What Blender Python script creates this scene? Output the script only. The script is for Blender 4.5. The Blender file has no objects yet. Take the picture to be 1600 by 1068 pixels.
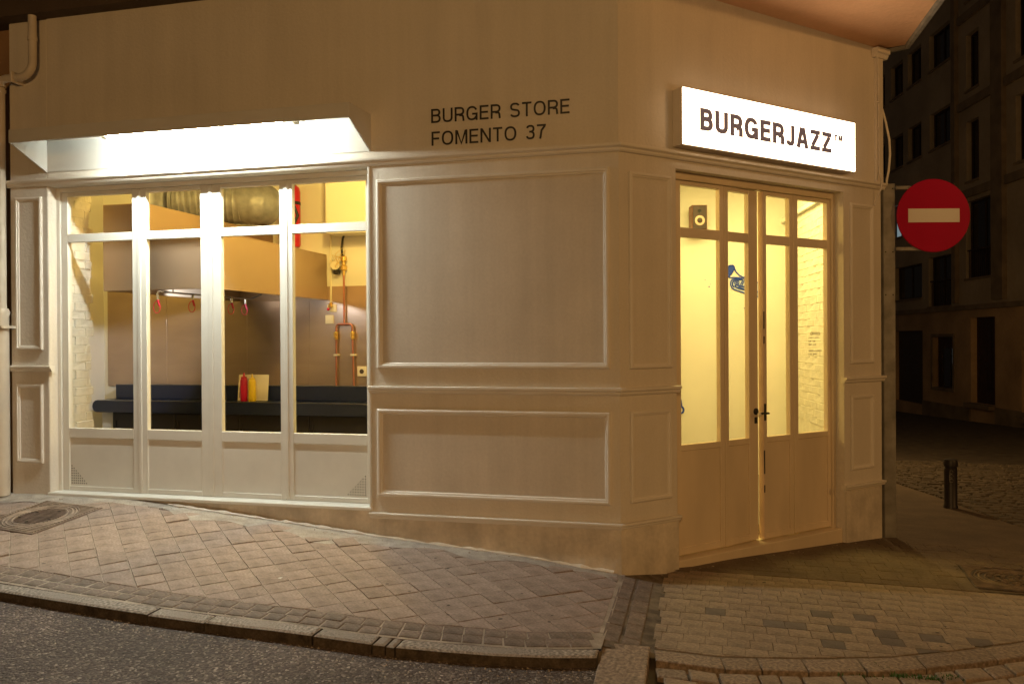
import bpy, bmesh, math, random
from mathutils import Vector, Matrix
random.seed(7)
SC = bpy.context.scene
COL = SC.collection
R = math.radians

# ------------------------------------------------------------------ camera, world, lamps, exposure
cam_d = bpy.data.cameras.new('camera'); cam = bpy.data.objects.new('camera', cam_d); COL.objects.link(cam)
YAW, PITCH, ROLL = 0.2375, -0.00367, -0.00618
fw = Vector((-math.sin(YAW)*math.cos(PITCH), math.cos(YAW)*math.cos(PITCH), math.sin(PITCH)))
rt = Vector((math.cos(YAW), math.sin(YAW), 0)); up = rt.cross(fw)
rt2 = rt*math.cos(ROLL)+up*math.sin(ROLL); up2 = -rt*math.sin(ROLL)+up*math.cos(ROLL)
mw = Matrix.Identity(4)
for i in range(3):
    mw[i][0] = rt2[i]; mw[i][1] = up2[i]; mw[i][2] = -fw[i]
mw.translation = Vector((0.5909, -5.6187, 1.65))
cam.matrix_world = mw
cam_d.sensor_width = 36; cam_d.lens = 1258.4*36/1600; cam_d.clip_end = 300; cam_d.clip_start = 0.05
SC.camera = cam

w = bpy.data.worlds.new('World'); SC.world = w; w.use_nodes = True
bg = w.node_tree.nodes['Background']
bg.inputs['Color'].default_value = (0.75, 0.55, 0.40, 1); bg.inputs['Strength'].default_value = 0.024

def lamp(name, kind, loc, energy, color, size=0.3, aim=None, sy=None, spread=None):
    d = bpy.data.lights.new(name, kind); d.energy = energy; d.color = color
    o = bpy.data.objects.new(name, d); COL.objects.link(o); o.location = loc
    if kind == 'AREA':
        d.size = size
        if sy: d.shape = 'RECTANGLE'; d.size_y = sy
        if spread: d.spread = spread
    else:
        d.shadow_soft_size = size
    if aim: o.rotation_euler = (Vector(aim)-Vector(loc)).to_track_quat('-Z', 'Y').to_euler()
    return o
SODIUM = (1.0, 0.56, 0.20)
lamp('street_lamp_light_right', 'POINT', (11.5, -2.3, 4.5), 640, (1.0, .50, .15), 0.14)
lamp('street_lamp_light_front', 'POINT', (0.6, -9.6, 3.4), 810, (1.0, 0.56, 0.20), 0.3)
lamp('street_lamp_light_side', 'POINT', (1.95, 9.6, 3.6), 400, (1.0, 0.62, 0.24), 0.1)
lamp('kitchen_ceiling_light', 'POINT', (-2.4, 0.75, 3.38), 115, (1.0, 0.66, 0.15), 0.1)
lamp('kitchen_corner_light', 'POINT', (-5.5, 0.95, 3.36), 48, (1.0, 0.66, 0.15), 0.1)
lamp('entrance_ceiling_light', 'AREA', (0.75, 2.5, 3.42), 68, (1.0, 0.76, 0.24), 0.9, (0.75, 2.5, 0), 0.9)
hl = lamp('hood_fill_spot', 'SPOT', (-4.05, 1.3, 2.185), 95, (0.82, 0.92, 1.0), 0.03, (-6.45, 2.45, 1.45))  # unseen cool spot, added to whiten the wall left of the steel
h2 = lamp('hood_fill_spot', 'SPOT', (-3.80, 1.2, 2.185), 15, (0.90, 0.95, 1.0), 0.03, (-3.45, 2.6, 1.55)); h2.data.spot_size = R(80); h2.data.spot_blend = .8  # second unseen spot, added as cool fill on the steel cladding
hl.data.spot_size = R(62); hl.data.spot_blend = .5

vs = SC.view_settings
vs.view_transform = 'Standard'; vs.look = 'None'; vs.gamma = 1; vs.exposure = 0.0; vs.use_curve_mapping = False
SC.render.engine = 'CYCLES'
SC.cycles.use_denoising = True
SC.cycles.max_bounces = 8; SC.cycles.transparent_max_bounces = 12
SC.cycles.sample_clamp_indirect = 6

# ------------------------------------------------------------------ materials
def nodes(name):
    m = bpy.data.materials.new(name); m.use_nodes = True
    nt = m.node_tree
    return m, nt, nt.nodes['Principled BSDF']

def rgba(c): return (c[0], c[1], c[2], 1)

def mat(name, col, rough=0.6, metal=0.0, var=0.08, nscale=3.0, bump=0.0, bscale=60.0, rnd=0.0, spec=0.5, fine=0.0, col2=None, coat=0.0, stretch=None, detail=4, streak=0.0):
    """procedural paint / stone: base colour modulated by two noises, optional per object shift and bump"""
    m, nt, b = nodes(name)
    L = nt.links; N = nt.nodes
    tc = N.new('ShaderNodeTexCoord'); co = tc.outputs['Object']
    if stretch:
        mp = N.new('ShaderNodeMapping'); mp.inputs['Scale'].default_value = stretch
        L.new(co, mp.inputs['Vector']); co = mp.outputs['Vector']
    n1 = N.new('ShaderNodeTexNoise'); n1.inputs['Scale'].default_value = nscale; n1.inputs['Detail'].default_value = detail
    L.new(co, n1.inputs['Vector'])
    cr = N.new('ShaderNodeMix'); cr.data_type = 'RGBA'
    c2 = col2 if col2 else tuple(c*(1-2*var) for c in col)
    cr.inputs['A'].default_value = rgba(col if col2 else tuple(min(1, c*(1+var)) for c in col))
    cr.inputs['B'].default_value = rgba(c2)
    mr = N.new('ShaderNodeMapRange'); mr.inputs['From Min'].default_value = 0.3; mr.inputs['From Max'].default_value = 0.7
    L.new(n1.outputs['Fac'], mr.inputs['Value']); L.new(mr.outputs['Result'], cr.inputs['Factor'])
    out = cr.outputs['Result']
    if fine:
        n2 = N.new('ShaderNodeTexNoise'); n2.inputs['Scale'].default_value = bscale*1.7; n2.inputs['Detail'].default_value = 3
        L.new(co, n2.inputs['Vector'])
        m2 = N.new('ShaderNodeMapRange'); m2.inputs['From Min'].default_value = .3; m2.inputs['From Max'].default_value = .7
        m2.inputs['To Min'].default_value = 1-fine; m2.inputs['To Max'].default_value = 1+fine
        L.new(n2.outputs['Fac'], m2.inputs['Value'])
        mu = N.new('ShaderNodeVectorMath'); mu.operation = 'SCALE'
        L.new(out, mu.inputs[0]); L.new(m2.outputs['Result'], mu.inputs['Scale']); out = mu.outputs['Vector']
    if streak:
        mp2 = N.new('ShaderNodeMapping'); mp2.inputs['Scale'].default_value = (5.5, 5.5, .28); L.new(tc.outputs['Object'], mp2.inputs['Vector'])
        ns = N.new('ShaderNodeTexNoise'); ns.inputs['Scale'].default_value = 1.0; ns.inputs['Detail'].default_value = 6; ns.inputs['Roughness'].default_value = .65
        L.new(mp2.outputs['Vector'], ns.inputs['Vector'])
        m4 = N.new('ShaderNodeMapRange'); m4.inputs['From Min'].default_value = .35; m4.inputs['From Max'].default_value = .7
        m4.inputs['To Min'].default_value = 1+streak*.4; m4.inputs['To Max'].default_value = 1-streak
        L.new(ns.outputs['Fac'], m4.inputs['Value'])
        mu = N.new('ShaderNodeVectorMath'); mu.operation = 'SCALE'
        L.new(out, mu.inputs[0]); L.new(m4.outputs['Result'], mu.inputs['Scale']); out = mu.outputs['Vector']
    if rnd:
        oi = N.new('ShaderNodeObjectInfo')
        m3 = N.new('ShaderNodeMapRange'); m3.inputs['To Min'].default_value = 1-rnd; m3.inputs['To Max'].default_value = 1+rnd
        L.new(oi.outputs['Random'], m3.inputs['Value'])
        mu = N.new('ShaderNodeVectorMath'); mu.operation = 'SCALE'
        L.new(out, mu.inputs[0]); L.new(m3.outputs['Result'], mu.inputs['Scale']); out = mu.outputs['Vector']
    L.new(out, b.inputs['Base Color'])
    b.inputs['Roughness'].default_value = rough; b.inputs['Metallic'].default_value = metal
    b.inputs['Specular IOR Level'].default_value = spec
    b.inputs['Coat Weight'].default_value = coat
    if bump:
        nb = N.new('ShaderNodeTexNoise'); nb.inputs['Scale'].default_value = bscale; nb.inputs['Detail'].default_value = 5
        L.new(co, nb.inputs['Vector'])
        bp = N.new('ShaderNodeBump'); bp.inputs['Strength'].default_value = bump; bp.inputs['Distance'].default_value = 0.01
        L.new(nb.outputs['Fac'], bp.inputs['Height']); L.new(bp.outputs['Normal'], b.inputs['Normal'])
    return m

def emit(name, col, strength):
    m, nt, b = nodes(name)
    b.inputs['Base Color'].default_value = rgba(tuple(min(.8, c) for c in col)); b.inputs['Emission Color'].default_value = rgba(col)
    b.inputs['Emission Strength'].default_value = strength; b.inputs['Roughness'].default_value = .4
    return m

def glass_mat(name, tint=(1, 1, 1), base_refl=0.03):
    m, nt, b = nodes(name); N = nt.nodes; L = nt.links
    N.remove(b)
    tr = N.new('ShaderNodeBsdfTransparent'); tr.inputs['Color'].default_value = rgba(tint)
    gl = N.new('ShaderNodeBsdfGlossy'); gl.inputs['Roughness'].default_value = 0.02
    lw = N.new('ShaderNodeLayerWeight'); lw.inputs['Blend'].default_value = .5
    pw = N.new('ShaderNodeMath'); pw.operation = 'POWER'; pw.inputs[1].default_value = 5
    L.new(lw.outputs['Facing'], pw.inputs[0])
    fr = N.new('ShaderNodeMath'); fr.operation = 'MULTIPLY_ADD'; fr.inputs[1].default_value = .9; fr.inputs[2].default_value = .06
    L.new(pw.outputs['Value'], fr.inputs[0])
    mx = N.new('ShaderNodeMixShader')
    L.new(fr.outputs['Value'], mx.inputs['Fac']); L.new(tr.outputs['BSDF'], mx.inputs[1]); L.new(gl.outputs['BSDF'], mx.inputs[2])
    L.new(mx.outputs['Shader'], N['Material Output'].inputs['Surface'])
    return m

def asphalt_mat():
    m, nt, b = nodes('asphalt'); N = nt.nodes; L = nt.links
    tc = N.new('ShaderNodeTexCoord')
    v = N.new('ShaderNodeTexVoronoi'); v.inputs['Scale'].default_value = 88; v.inputs['Randomness'].default_value = 1
    L.new(tc.outputs['Object'], v.inputs['Vector'])
    sp = N.new('ShaderNodeSeparateColor'); L.new(v.outputs['Color'], sp.inputs['Color'])
    cr = N.new('ShaderNodeValToRGB'); e = cr.color_ramp.elements
    e[0].position = 0; e[0].color = (.058, .041, .034, 1); e[1].position = 1; e[1].color = (.40, .33, .28, 1)
    a = e.new(.60); a.color = (.112, .084, .070, 1)
    a = e.new(.91); a.color = (.19, .147, .124, 1)
    L.new(sp.outputs['Red'], cr.inputs['Fac'])
    n = N.new('ShaderNodeTexNoise'); n.inputs['Scale'].default_value = 1.7; n.inputs['Detail'].default_value = 6
    L.new(tc.outputs['Object'], n.inputs['Vector'])
    mr = N.new('ShaderNodeMapRange'); mr.inputs['From Min'].default_value = .3; mr.inputs['From Max'].default_value = .7
    mr.inputs['To Min'].default_value = .65; mr.inputs['To Max'].default_value = 1.3
    L.new(n.outputs['Fac'], mr.inputs['Value'])
    mu = N.new('ShaderNodeVectorMath'); mu.operation = 'SCALE'
    L.new(cr.outputs['Color'], mu.inputs[0]); L.new(mr.outputs['Result'], mu.inputs['Scale'])
    L.new(mu.outputs['Vector'], b.inputs['Base Color'])
    b.inputs['Roughness'].default_value = .75
    v2 = N.new('ShaderNodeTexVoronoi'); v2.inputs['Scale'].default_value = 88; v2.feature = 'SMOOTH_F1'
    L.new(tc.outputs['Object'], v2.inputs['Vector'])
    n3 = N.new('ShaderNodeTexNoise'); n3.inputs['Scale'].default_value = 40; n3.inputs['Detail'].default_value = 6
    L.new(tc.outputs['Object'], n3.inputs['Vector'])
    ad = N.new('ShaderNodeMath'); ad.operation = 'SUBTRACT'
    L.new(n3.outputs['Fac'], ad.inputs[0]); L.new(v2.outputs['Distance'], ad.inputs[1])
    bp = N.new('ShaderNodeBump'); bp.inputs['Strength'].default_value = .9; bp.inputs['Distance'].default_value = .012
    L.new(ad.outputs['Value'], bp.inputs['Height']); L.new(bp.outputs['Normal'], b.inputs['Normal'])
    return m

M = {}
M['wall'] = mat('cream_stucco', (.70, .645, .56), .75, var=.035, nscale=1.3, bump=.30, bscale=38, fine=.03, streak=.07)
M['panelwall'] = mat('cream_rough_stucco', (.66, .60, .52), .8, var=.04, nscale=2.2, bump=.13, bscale=30, fine=.035, streak=.08)
M['trim'] = mat('cream_trim_paint', (.74, .69, .61), .55, var=.03, nscale=4, bump=.08, bscale=50)
M['frame'] = mat('cream_metal_paint', (.76, .74, .675), .38, var=.03, nscale=5, bump=.03, bscale=30)
M['door'] = mat('door_paint', (.74, .615, .44), .45, var=.05, nscale=4, bump=.04, bscale=30, stretch=(1, 1, .3))
M['plinth'] = mat('worn_plinth_stucco', (.66, .59, .49), .85, var=.11, nscale=5, bump=.6, bscale=22, fine=.06, streak=.14)
M['canopy'] = mat('canopy_paint', (.62, .60, .55), .5, var=.03, nscale=3, bump=.03)
M['fascia'] = mat('dark_brown_fascia', (.085, .058, .038), .8, var=.15, nscale=3, bump=.3)
M['soffit'] = mat('salmon_soffit', (.80, .48, .27), .85, var=.06, nscale=1.6, bump=.5, bscale=22, fine=.03)
M['lip'] = mat('grey_drip_edge', (.26, .24, .20), .8, var=.2, nscale=9, bump=.4)
M['ochre'] = mat('ochre_render', (.34, .20, .10), .85, var=.12, nscale=2, bump=.4)
M['pipe'] = mat('cream_pipe_paint', (.62, .55, .45), .5, var=.06, nscale=6)
M['asphalt'] = asphalt_mat()
M['tile'] = mat('red_brown_paver', (.335, .257, .215), .8, var=.12, nscale=7, bump=.6, bscale=36, rnd=.09, fine=.22)
M['border'] = mat('dark_border_paver', (.205, .155, .125), .78, var=.16, nscale=10, bump=.7, bscale=34, rnd=.16, fine=.28)
M['mortar'] = mat('sandy_mortar', (.40, .335, .27), .95, var=.22, nscale=7, bump=.5, bscale=90, fine=.15)
M['joint'] = mat('dark_joint', (.17, .13, .09), .95, var=.3, nscale=12, bump=.5, bscale=90)
M['concrete'] = mat('patched_concrete', (.40, .355, .31), .9, var=.15, nscale=11, bump=.5, bscale=60, fine=.14, detail=8)
M['granite'] = mat('granite_kerb', (.36, .31, .265), .8, var=.26, nscale=60, bump=.7, bscale=34, rnd=.10, fine=.36, detail=2)
M['warmgranite'] = mat('brown_granite', (.27, .20, .145), .8, var=.2, nscale=45, bump=.6, bscale=38, rnd=.12, fine=.28, detail=2)
M['kerbshade'] = mat('grimy_shaded_kerb_face', (.075, .055, .038), .9, var=.3, nscale=16, bump=.6, bscale=50, fine=.3)  # kerb sides: shade of the front face put into the colour, over grime
M['paver'] = mat('grey_brown_paver', (.285, .212, .15), .8, var=.14, nscale=8, bump=.65, bscale=34, rnd=.10, fine=.24)
M['paverdark'] = mat('dark_grey_paver', (.145, .113, .095), .75, var=.12, nscale=8, bump=.35, bscale=110, rnd=.12, fine=.16)
M['smooth'] = mat('smooth_dark_pavement', (.155, .112, .070), .85, var=.13, nscale=3.5, bump=.5, bscale=34, fine=.2, detail=8)  # dark side pavement; its tone also holds the shade before the door
M['street'] = mat('cobble_street', (.085, .066, .046), .85, var=.3, nscale=5, bump=.8, bscale=9)
M['cobble'] = mat('cobble_stone', (.125, .10, .07), .7, var=.25, nscale=7, bump=.4, bscale=60)
M['iron'] = mat('cast_iron', (.24, .18, .145), .6, metal=.1, var=.2, nscale=14, bump=.3, bscale=90)
M['irondark'] = mat('dark_cast_iron', (.095, .07, .05), .6, metal=.1, var=.3, nscale=14, bump=.3, bscale=90)
M['ironworn'] = mat('worn_iron', (.40, .32, .26), .55, metal=.1, var=.2, nscale=14, bump=.3, bscale=90)
M['irondarkworn'] = mat('worn_dark_iron', (.21, .15, .10), .55, metal=.1, var=.25, nscale=14)
M['hole'] = mat('black_hole', (.008, .007, .006), .9)
M['steel'] = mat('brushed_steel', (.50, .385, .30), .30, metal=.7, var=.07, nscale=1.2, stretch=(1, 1, 3), bump=.25, bscale=1.6)
M['hood'] = mat('hood_steel', (.52, .39, .28), .46, metal=.75, var=.05, nscale=1.0)
M['navy'] = mat('navy_counter', (.015, .021, .050), .28, var=.1, nscale=2)
M['navyedge'] = mat('steel_counter_edge', (.30, .31, .34), .25, metal=.8)
M['blackcab'] = mat('black_cabinet', (.014, .011, .011), .5, var=.2, nscale=3)
M['white'] = mat('white_wall_paint', (.80, .78, .72), .8, var=.02, nscale=2, bump=.06)
M['brick'] = mat('white_painted_brick', (.80, .77, .69), .75, var=.06, nscale=8, bump=.5, bscale=26, rnd=.03)
M['glass'] = glass_mat('window_glass')
M['floor'] = mat('grey_floor', (.22, .20, .18), .5, var=.1)
M['alu'] = mat('aluminium_duct', (.30, .31, .36), .5, metal=.3, var=.12, nscale=12, bump=.25, bscale=30)
M['black'] = mat('black_rubber', (.012, .011, .010), .5)
M['letter'] = mat('black_letter_paint', (.014, .011, .010), .45)
M['signletter'] = emit('backlit_brown_vinyl', (.105, .072, .068), 0.85)
M['signcase'] = mat('sign_case_paint', (.66, .60, .52), .4, var=.02)
M['red'] = mat('red_enamel', (.55, .015, .035), .35)
M['hookred'] = mat('red_plastic', (.62, .02, .07), .4)
M['signred'] = mat('traffic_sign_red', (.43, .0005, .034), .5, var=.04, nscale=3, spec=.15)
M['signwhite'] = mat('traffic_sign_white', (.78, .72, .60), .4, var=.03)
M['galv'] = mat('galvanised_steel', (.30, .285, .25), .55, metal=.25, var=.18, nscale=8, bump=.15, bscale=40)
M['copper'] = mat('copper_pipe', (.46, .19, .13), .38, metal=.55, var=.1, nscale=9)
M['brass'] = mat('brass_fitting', (.72, .50, .16), .35, metal=.8, var=.1, nscale=20)
M['litstrip'] = mat('lit_coppery_strip', (.86, .66, .46), .35, metal=.0, var=.15, nscale=6, stretch=(1, 1, .4))  # coppery leaf edge, kept pale to stand for indoor light leaking onto it
M['ivory'] = mat('ivory_plastic', (.78, .72, .58), .4)
M['card'] = mat('cream_card', (.80, .72, .50), .8, var=.02)
M['print'] = mat('dark_print', (.06, .04, .03), .7)
M['ketchup'] = mat('red_squeeze_bottle', (.52, .006, .05), .3)
M['mustard'] = mat('yellow_squeeze_bottle', (.80, .56, .03), .3)
M['blue'] = mat('blue_marker_paint', (.006, .05, .42), .6)
M['bluepale'] = mat('pale_blue_paint', (.50, .58, .66), .6)
M['speakerbox'] = mat('brown_wood_veneer', (.22, .085, .05), .45, var=.15, nscale=6, stretch=(1, 1, 6))
M['speakerfront'] = mat('dark_speaker_front', (.035, .012, .008), .5)
M['cone'] = mat('pale_speaker_cone', (.62, .46, .36), .5)
M['bollard'] = mat('black_bollard_paint', (.022, .016, .013), .45, var=.2, nscale=12)
M['grass'] = mat('weed_green', (.05, .13, .025), .7, var=.25, nscale=30)
M['bldg'] = mat('opposite_render', (.36, .29, .21), .9, var=.12, nscale=.5, bump=.3, bscale=4, fine=.06)
M['bldglow'] = mat('opposite_ground_floor_render', (.42, .28, .16), .9, var=.15, nscale=.7, bump=.3, bscale=5, fine=.06)
M['bldgtrim'] = mat('opposite_stone_trim', (.20, .15, .10), .9, var=.15, nscale=2)
M['darkpane'] = mat('dark_window_pane', (.008, .008, .009), .15)
M['darkwood'] = mat('dark_brown_wood', (.035, .016, .011), .55, var=.2, nscale=4)
M['shutter'] = mat('grey_shutter', (.07, .055, .045), .7, var=.2, nscale=3, stretch=(1, 1, 12))
M['litpane'] = emit('dim_lit_pane', (.10, .125, .14), 1.0)
M['litpane2'] = emit('bluish_lit_pane', (.15, .20, .22), 1.0)
M['tube'] = emit('fluorescent_glow', (.94, 1.0, .90), 425.0)
M['signface'] = emit('backlit_sign_face', (1.0, .74, .48), 8.5)
M['hookmetal'] = mat('chrome_steel', (.55, .56, .58), .25, metal=.9)
M['paper'] = mat('litter_paper', (.75, .72, .66), .8)

# ------------------------------------------------------------------ mesh helpers
class Frame:
    """wall frame: u along the wall, o outwards, z up"""
    def __init__(s, org, u, o): s.org = Vector(org); s.u = Vector(u); s.o = Vector(o)
    def __call__(s, u, o, z): return s.org + s.u*u + s.o*o + Vector((0, 0, z))
FA = Frame((0, 0, 0), (1, 0, 0), (0, -1, 0))
Q = math.sqrt(.5)
FB = Frame((0, 0, 0), (Q, Q, 0), (Q, -Q, 0))
FW = Frame((0, 0, 0), (1, 0, 0), (0, 1, 0))

class MB:
    def __init__(s): s.v = []; s.f = []
    def add(s, vs, fs):
        k = len(s.v); s.v += [Vector(p) for p in vs]; s.f += [tuple(i+k for i in f) for f in fs]; return s
    def box(s, F, u0, u1, o0, o1, z0, z1):
        p = [F(u, o, z) for z in (z0, z1) for o in (o0, o1) for u in (u0, u1)]
        return s.add(p, [(0, 1, 3, 2), (4, 6, 7, 5), (0, 4, 5, 1), (2, 3, 7, 6), (0, 2, 6, 4), (1, 5, 7, 3)])
    def prism(s, pts, off):
        """pts: planar loop of world points, extruded by vector off"""
        n = len(pts); off = Vector(off); pts = [Vector(p) for p in pts]
        fs = [tuple(range(n)), tuple(range(2*n-1, n-1, -1))]
        fs += [(i, (i+1) % n, n+(i+1) % n, n+i) for i in range(n)]
        return s.add(pts+[p+off for p in pts], fs)
    def sweep(s, path, prof, closed=False):
        """path: list of (x,y); prof: closed loop of (out,z); out is to the right of travel; mitred corners"""
        n = len(path); P = [Vector((p[0], p[1], 0)) for p in path]; rings = []
        for i in range(n):
            def nr(a, b):
                d = (b-a).normalized(); return Vector((d.y, -d.x, 0))
            if i == 0: nn = nr(P[0], P[1])
            elif i == n-1: nn = nr(P[-2], P[-1])
            else:
                a = nr(P[i-1], P[i]); b = nr(P[i], P[i+1]); nn = (a+b); nn = nn/(nn.dot(a))
            rings.append([P[i]+nn*o+Vector((0, 0, z)) for o, z in prof])
        m = len(prof); vs = [p for r in rings for p in r]; fs = []
        for i in range(n-1):
            for j in range(m):
                fs.append((i*m+j, i*m+(j+1) % m, (i+1)*m+(j+1) % m, (i+1)*m+j))
        fs.append(tuple(range(m))); fs.append(tuple(range(n*m-1, (n-1)*m-1, -1)))
        return s.add(vs, fs)
    def molding(s, F, u0, u1, z0, z1, prof, o0=0.0):
        """rectangular picture-frame moulding; prof: (inset, out) list from outer foot to inner foot"""
        vs = []; fs = []; m = len(prof)
        for w_, o in prof:
            for (u, z) in ((u0+w_, z0+w_), (u1-w_, z0+w_), (u1-w_, z1-w_), (u0+w_, z1-w_)):
                vs.append(F(u, o0+o, z))
        for i in range(m-1):
            for k in range(4):
                fs.append((i*4+k, i*4+(k+1) % 4, (i+1)*4+(k+1) % 4, (i+1)*4+k))
        return s.add(vs, fs)
    def tube(s, path, r, n=10, caps=True):
        P = [Vector(p) for p in path]; k = len(P); rad = r if isinstance(r, (list, tuple)) else [r]*k
        d0 = (P[1]-P[0]).normalized(); a = Vector((0, 0, 1)) if abs(d0.z) < .9 else Vector((1, 0, 0))
        u = d0.cross(a).normalized(); vs = []; fs = []
        for i in range(k):
            d = ((P[min(i+1, k-1)]-P[i]).normalized()+(P[i]-P[max(i-1, 0)]).normalized())
            d = d.normalized() if d.length > 1e-6 else d0
            u = (u-d*u.dot(d)).normalized(); v = d.cross(u)
            for j in range(n):
                t = 2*math.pi*j/n; vs.append(P[i]+(u*math.cos(t)+v*math.sin(t))*rad[i])
        for i in range(k-1):
            for j in range(n):
                fs.append((i*n+j, i*n+(j+1) % n, (i+1)*n+(j+1) % n, (i+1)*n+j))
        if caps: fs += [tuple(range(n-1, -1, -1)), tuple(range((k-1)*n, k*n))]
        return s.add(vs, fs)
    def lathe(s, c, prof, n=24, ax=(0, 0, 1), cap=True):
        """prof: (radius, height along ax)"""
        ax = Vector(ax).normalized(); a = Vector((0, 0, 1)) if abs(ax.z) < .9 else Vector((1, 0, 0))
        u = ax.cross(a).normalized(); v = ax.cross(u); c = Vector(c); vs = []; fs = []; k = len(prof)
        for r, h in prof:
            for j in range(n):
                t = 2*math.pi*j/n; vs.append(c+ax*h+(u*math.cos(t)+v*math.sin(t))*r)
        for i in range(k-1):
            for j in range(n):
                fs.append((i*n+j, i*n+(j+1) % n, (i+1)*n+(j+1) % n, (i+1)*n+j))
        if cap: fs += [tuple(range(n-1, -1, -1)), tuple(range((k-1)*n, k*n))]
        return s.add(vs, fs)
    def mesh(s, name, m, org=(0, 0, 0), bevel=0.0, smooth=False, seg=1):
        me = bpy.data.meshes.new(name); o = Vector(org)
        me.from_pydata([p-o for p in s.v], [], s.f); me.update()
        bm = bmesh.new(); bm.from_mesh(me)
        bmesh.ops.recalc_face_normals(bm, faces=bm.faces)
        if bevel:
            ed = [e for e in bm.edges if len(e.link_faces) == 2 and e.calc_face_angle(0) > .5]
            bmesh.ops.bevel(bm, geom=ed, offset=bevel, segments=seg, affect='EDGES', profile=.6, clamp_overlap=True)
        for f in bm.faces: f.smooth = smooth
        bm.to_mesh(me); bm.free(); me.materials.append(m)
        if smooth: 
            try: me.set_sharp_from_angle(angle=R(40))
            except Exception: pass
        return me
    def build(s, name, m, parent=None, bevel=0.0, smooth=False, seg=1):
        """one object; vertices are stored relative to the parent's world origin"""
        org = wloc(parent) if parent else Vector((0, 0, 0))
        o = bpy.data.objects.new(name, s.mesh(name, m, org, bevel, smooth, seg)); COL.objects.link(o)
        if parent: o.parent = parent
        return o

def wloc(o):
    v = Vector((0, 0, 0))
    while o: v += Vector(o.location); o = o.parent
    return v

def tag(o, label=None, cat=None, group=None, kind=None):
    if label: o['label'] = label
    if cat: o['category'] = cat
    if group: o['group'] = group
    if kind: o['kind'] = kind
    return o

def thing(name, label, cat, loc=(0, 0, 0), group=None):
    o = bpy.data.objects.new(name, None); COL.objects.link(o); o.location = loc; o.empty_display_size = .1
    return tag(o, label, cat, group)

def solo(mb, name, m, label, cat, base, group=None, **kw):
    """thing that is one mesh, origin at its base"""
    o = bpy.data.objects.new(name, mb.mesh(name, m, base, **kw)); COL.objects.link(o); o.location = base
    return tag(o, label, cat, group)

def struct(name, mb, m, parent=None, **kw):
    o = mb.build(name, m, parent, **kw)
    if not parent: tag(o, kind='structure')
    return o

def text_mesh(body, depth=.004):
    c = bpy.data.curves.new('text', 'FONT'); c.body = body; c.extrude = depth/2; c.size = 1; c.resolution_u = 6
    o = bpy.data.objects.new('text', c); COL.objects.link(o)
    bpy.context.view_layer.update()
    dg = bpy.context.evaluated_depsgraph_get()
    me = bpy.data.meshes.new_from_object(o.evaluated_get(dg))
    vs = [v.co.copy() for v in me.vertices]; fs = [tuple(p.vertices) for p in me.polygons]
    bpy.data.objects.remove(o); bpy.data.curves.remove(c); bpy.data.meshes.remove(me)
    return vs, fs

def place_text(body, F, u0, u1, z0, z1, o0, depth=.006, shear=None):
    """returns a list of letter islands as MB, fitted in the rectangle of the wall frame"""
    vs, fs = text_mesh(body, 1.0)
    xs = [v.x for v in vs]; ys = [v.y for v in vs]; zs = [v.z for v in vs]
    x0, x1, y0, y1, a0, a1 = min(xs), max(xs), min(ys), max(ys), min(zs), max(zs)
    W = [F(u0+(v.x-x0)/(x1-x0)*(u1-u0), o0+(v.z-a0)/(a1-a0)*depth, z0+(v.y-y0)/(y1-y0)*(z1-z0)) for v in vs]
    par = list(range(len(vs)))
    def find(i):
        while par[i] != i: par[i] = par[par[i]]; i = par[i]
        return i
    key = {}
    for i, v in enumerate(vs):
        k = (round(v.x, 4), round(v.y, 4), round(v.z, 4))
        if k in key: par[find(i)] = find(key[k])
        else: key[k] = i
    for f in fs:
        for i in f[1:]: par[find(i)] = find(f[0])
    isl = {}
    for f in fs: isl.setdefault(find(f[0]), []).append(f)
    out = []
    for fl in isl.values():
        ids = sorted({i for f in fl for i in f}); mp = {i: k for k, i in enumerate(ids)}
        b = MB(); b.add([W[i] for i in ids], [tuple(mp[i] for i in f) for f in fl]); out.append(b)
    out.sort(key=lambda b: sum((p-F.org).dot(F.u) for p in b.v)/len(b.v))
    return out


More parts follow.
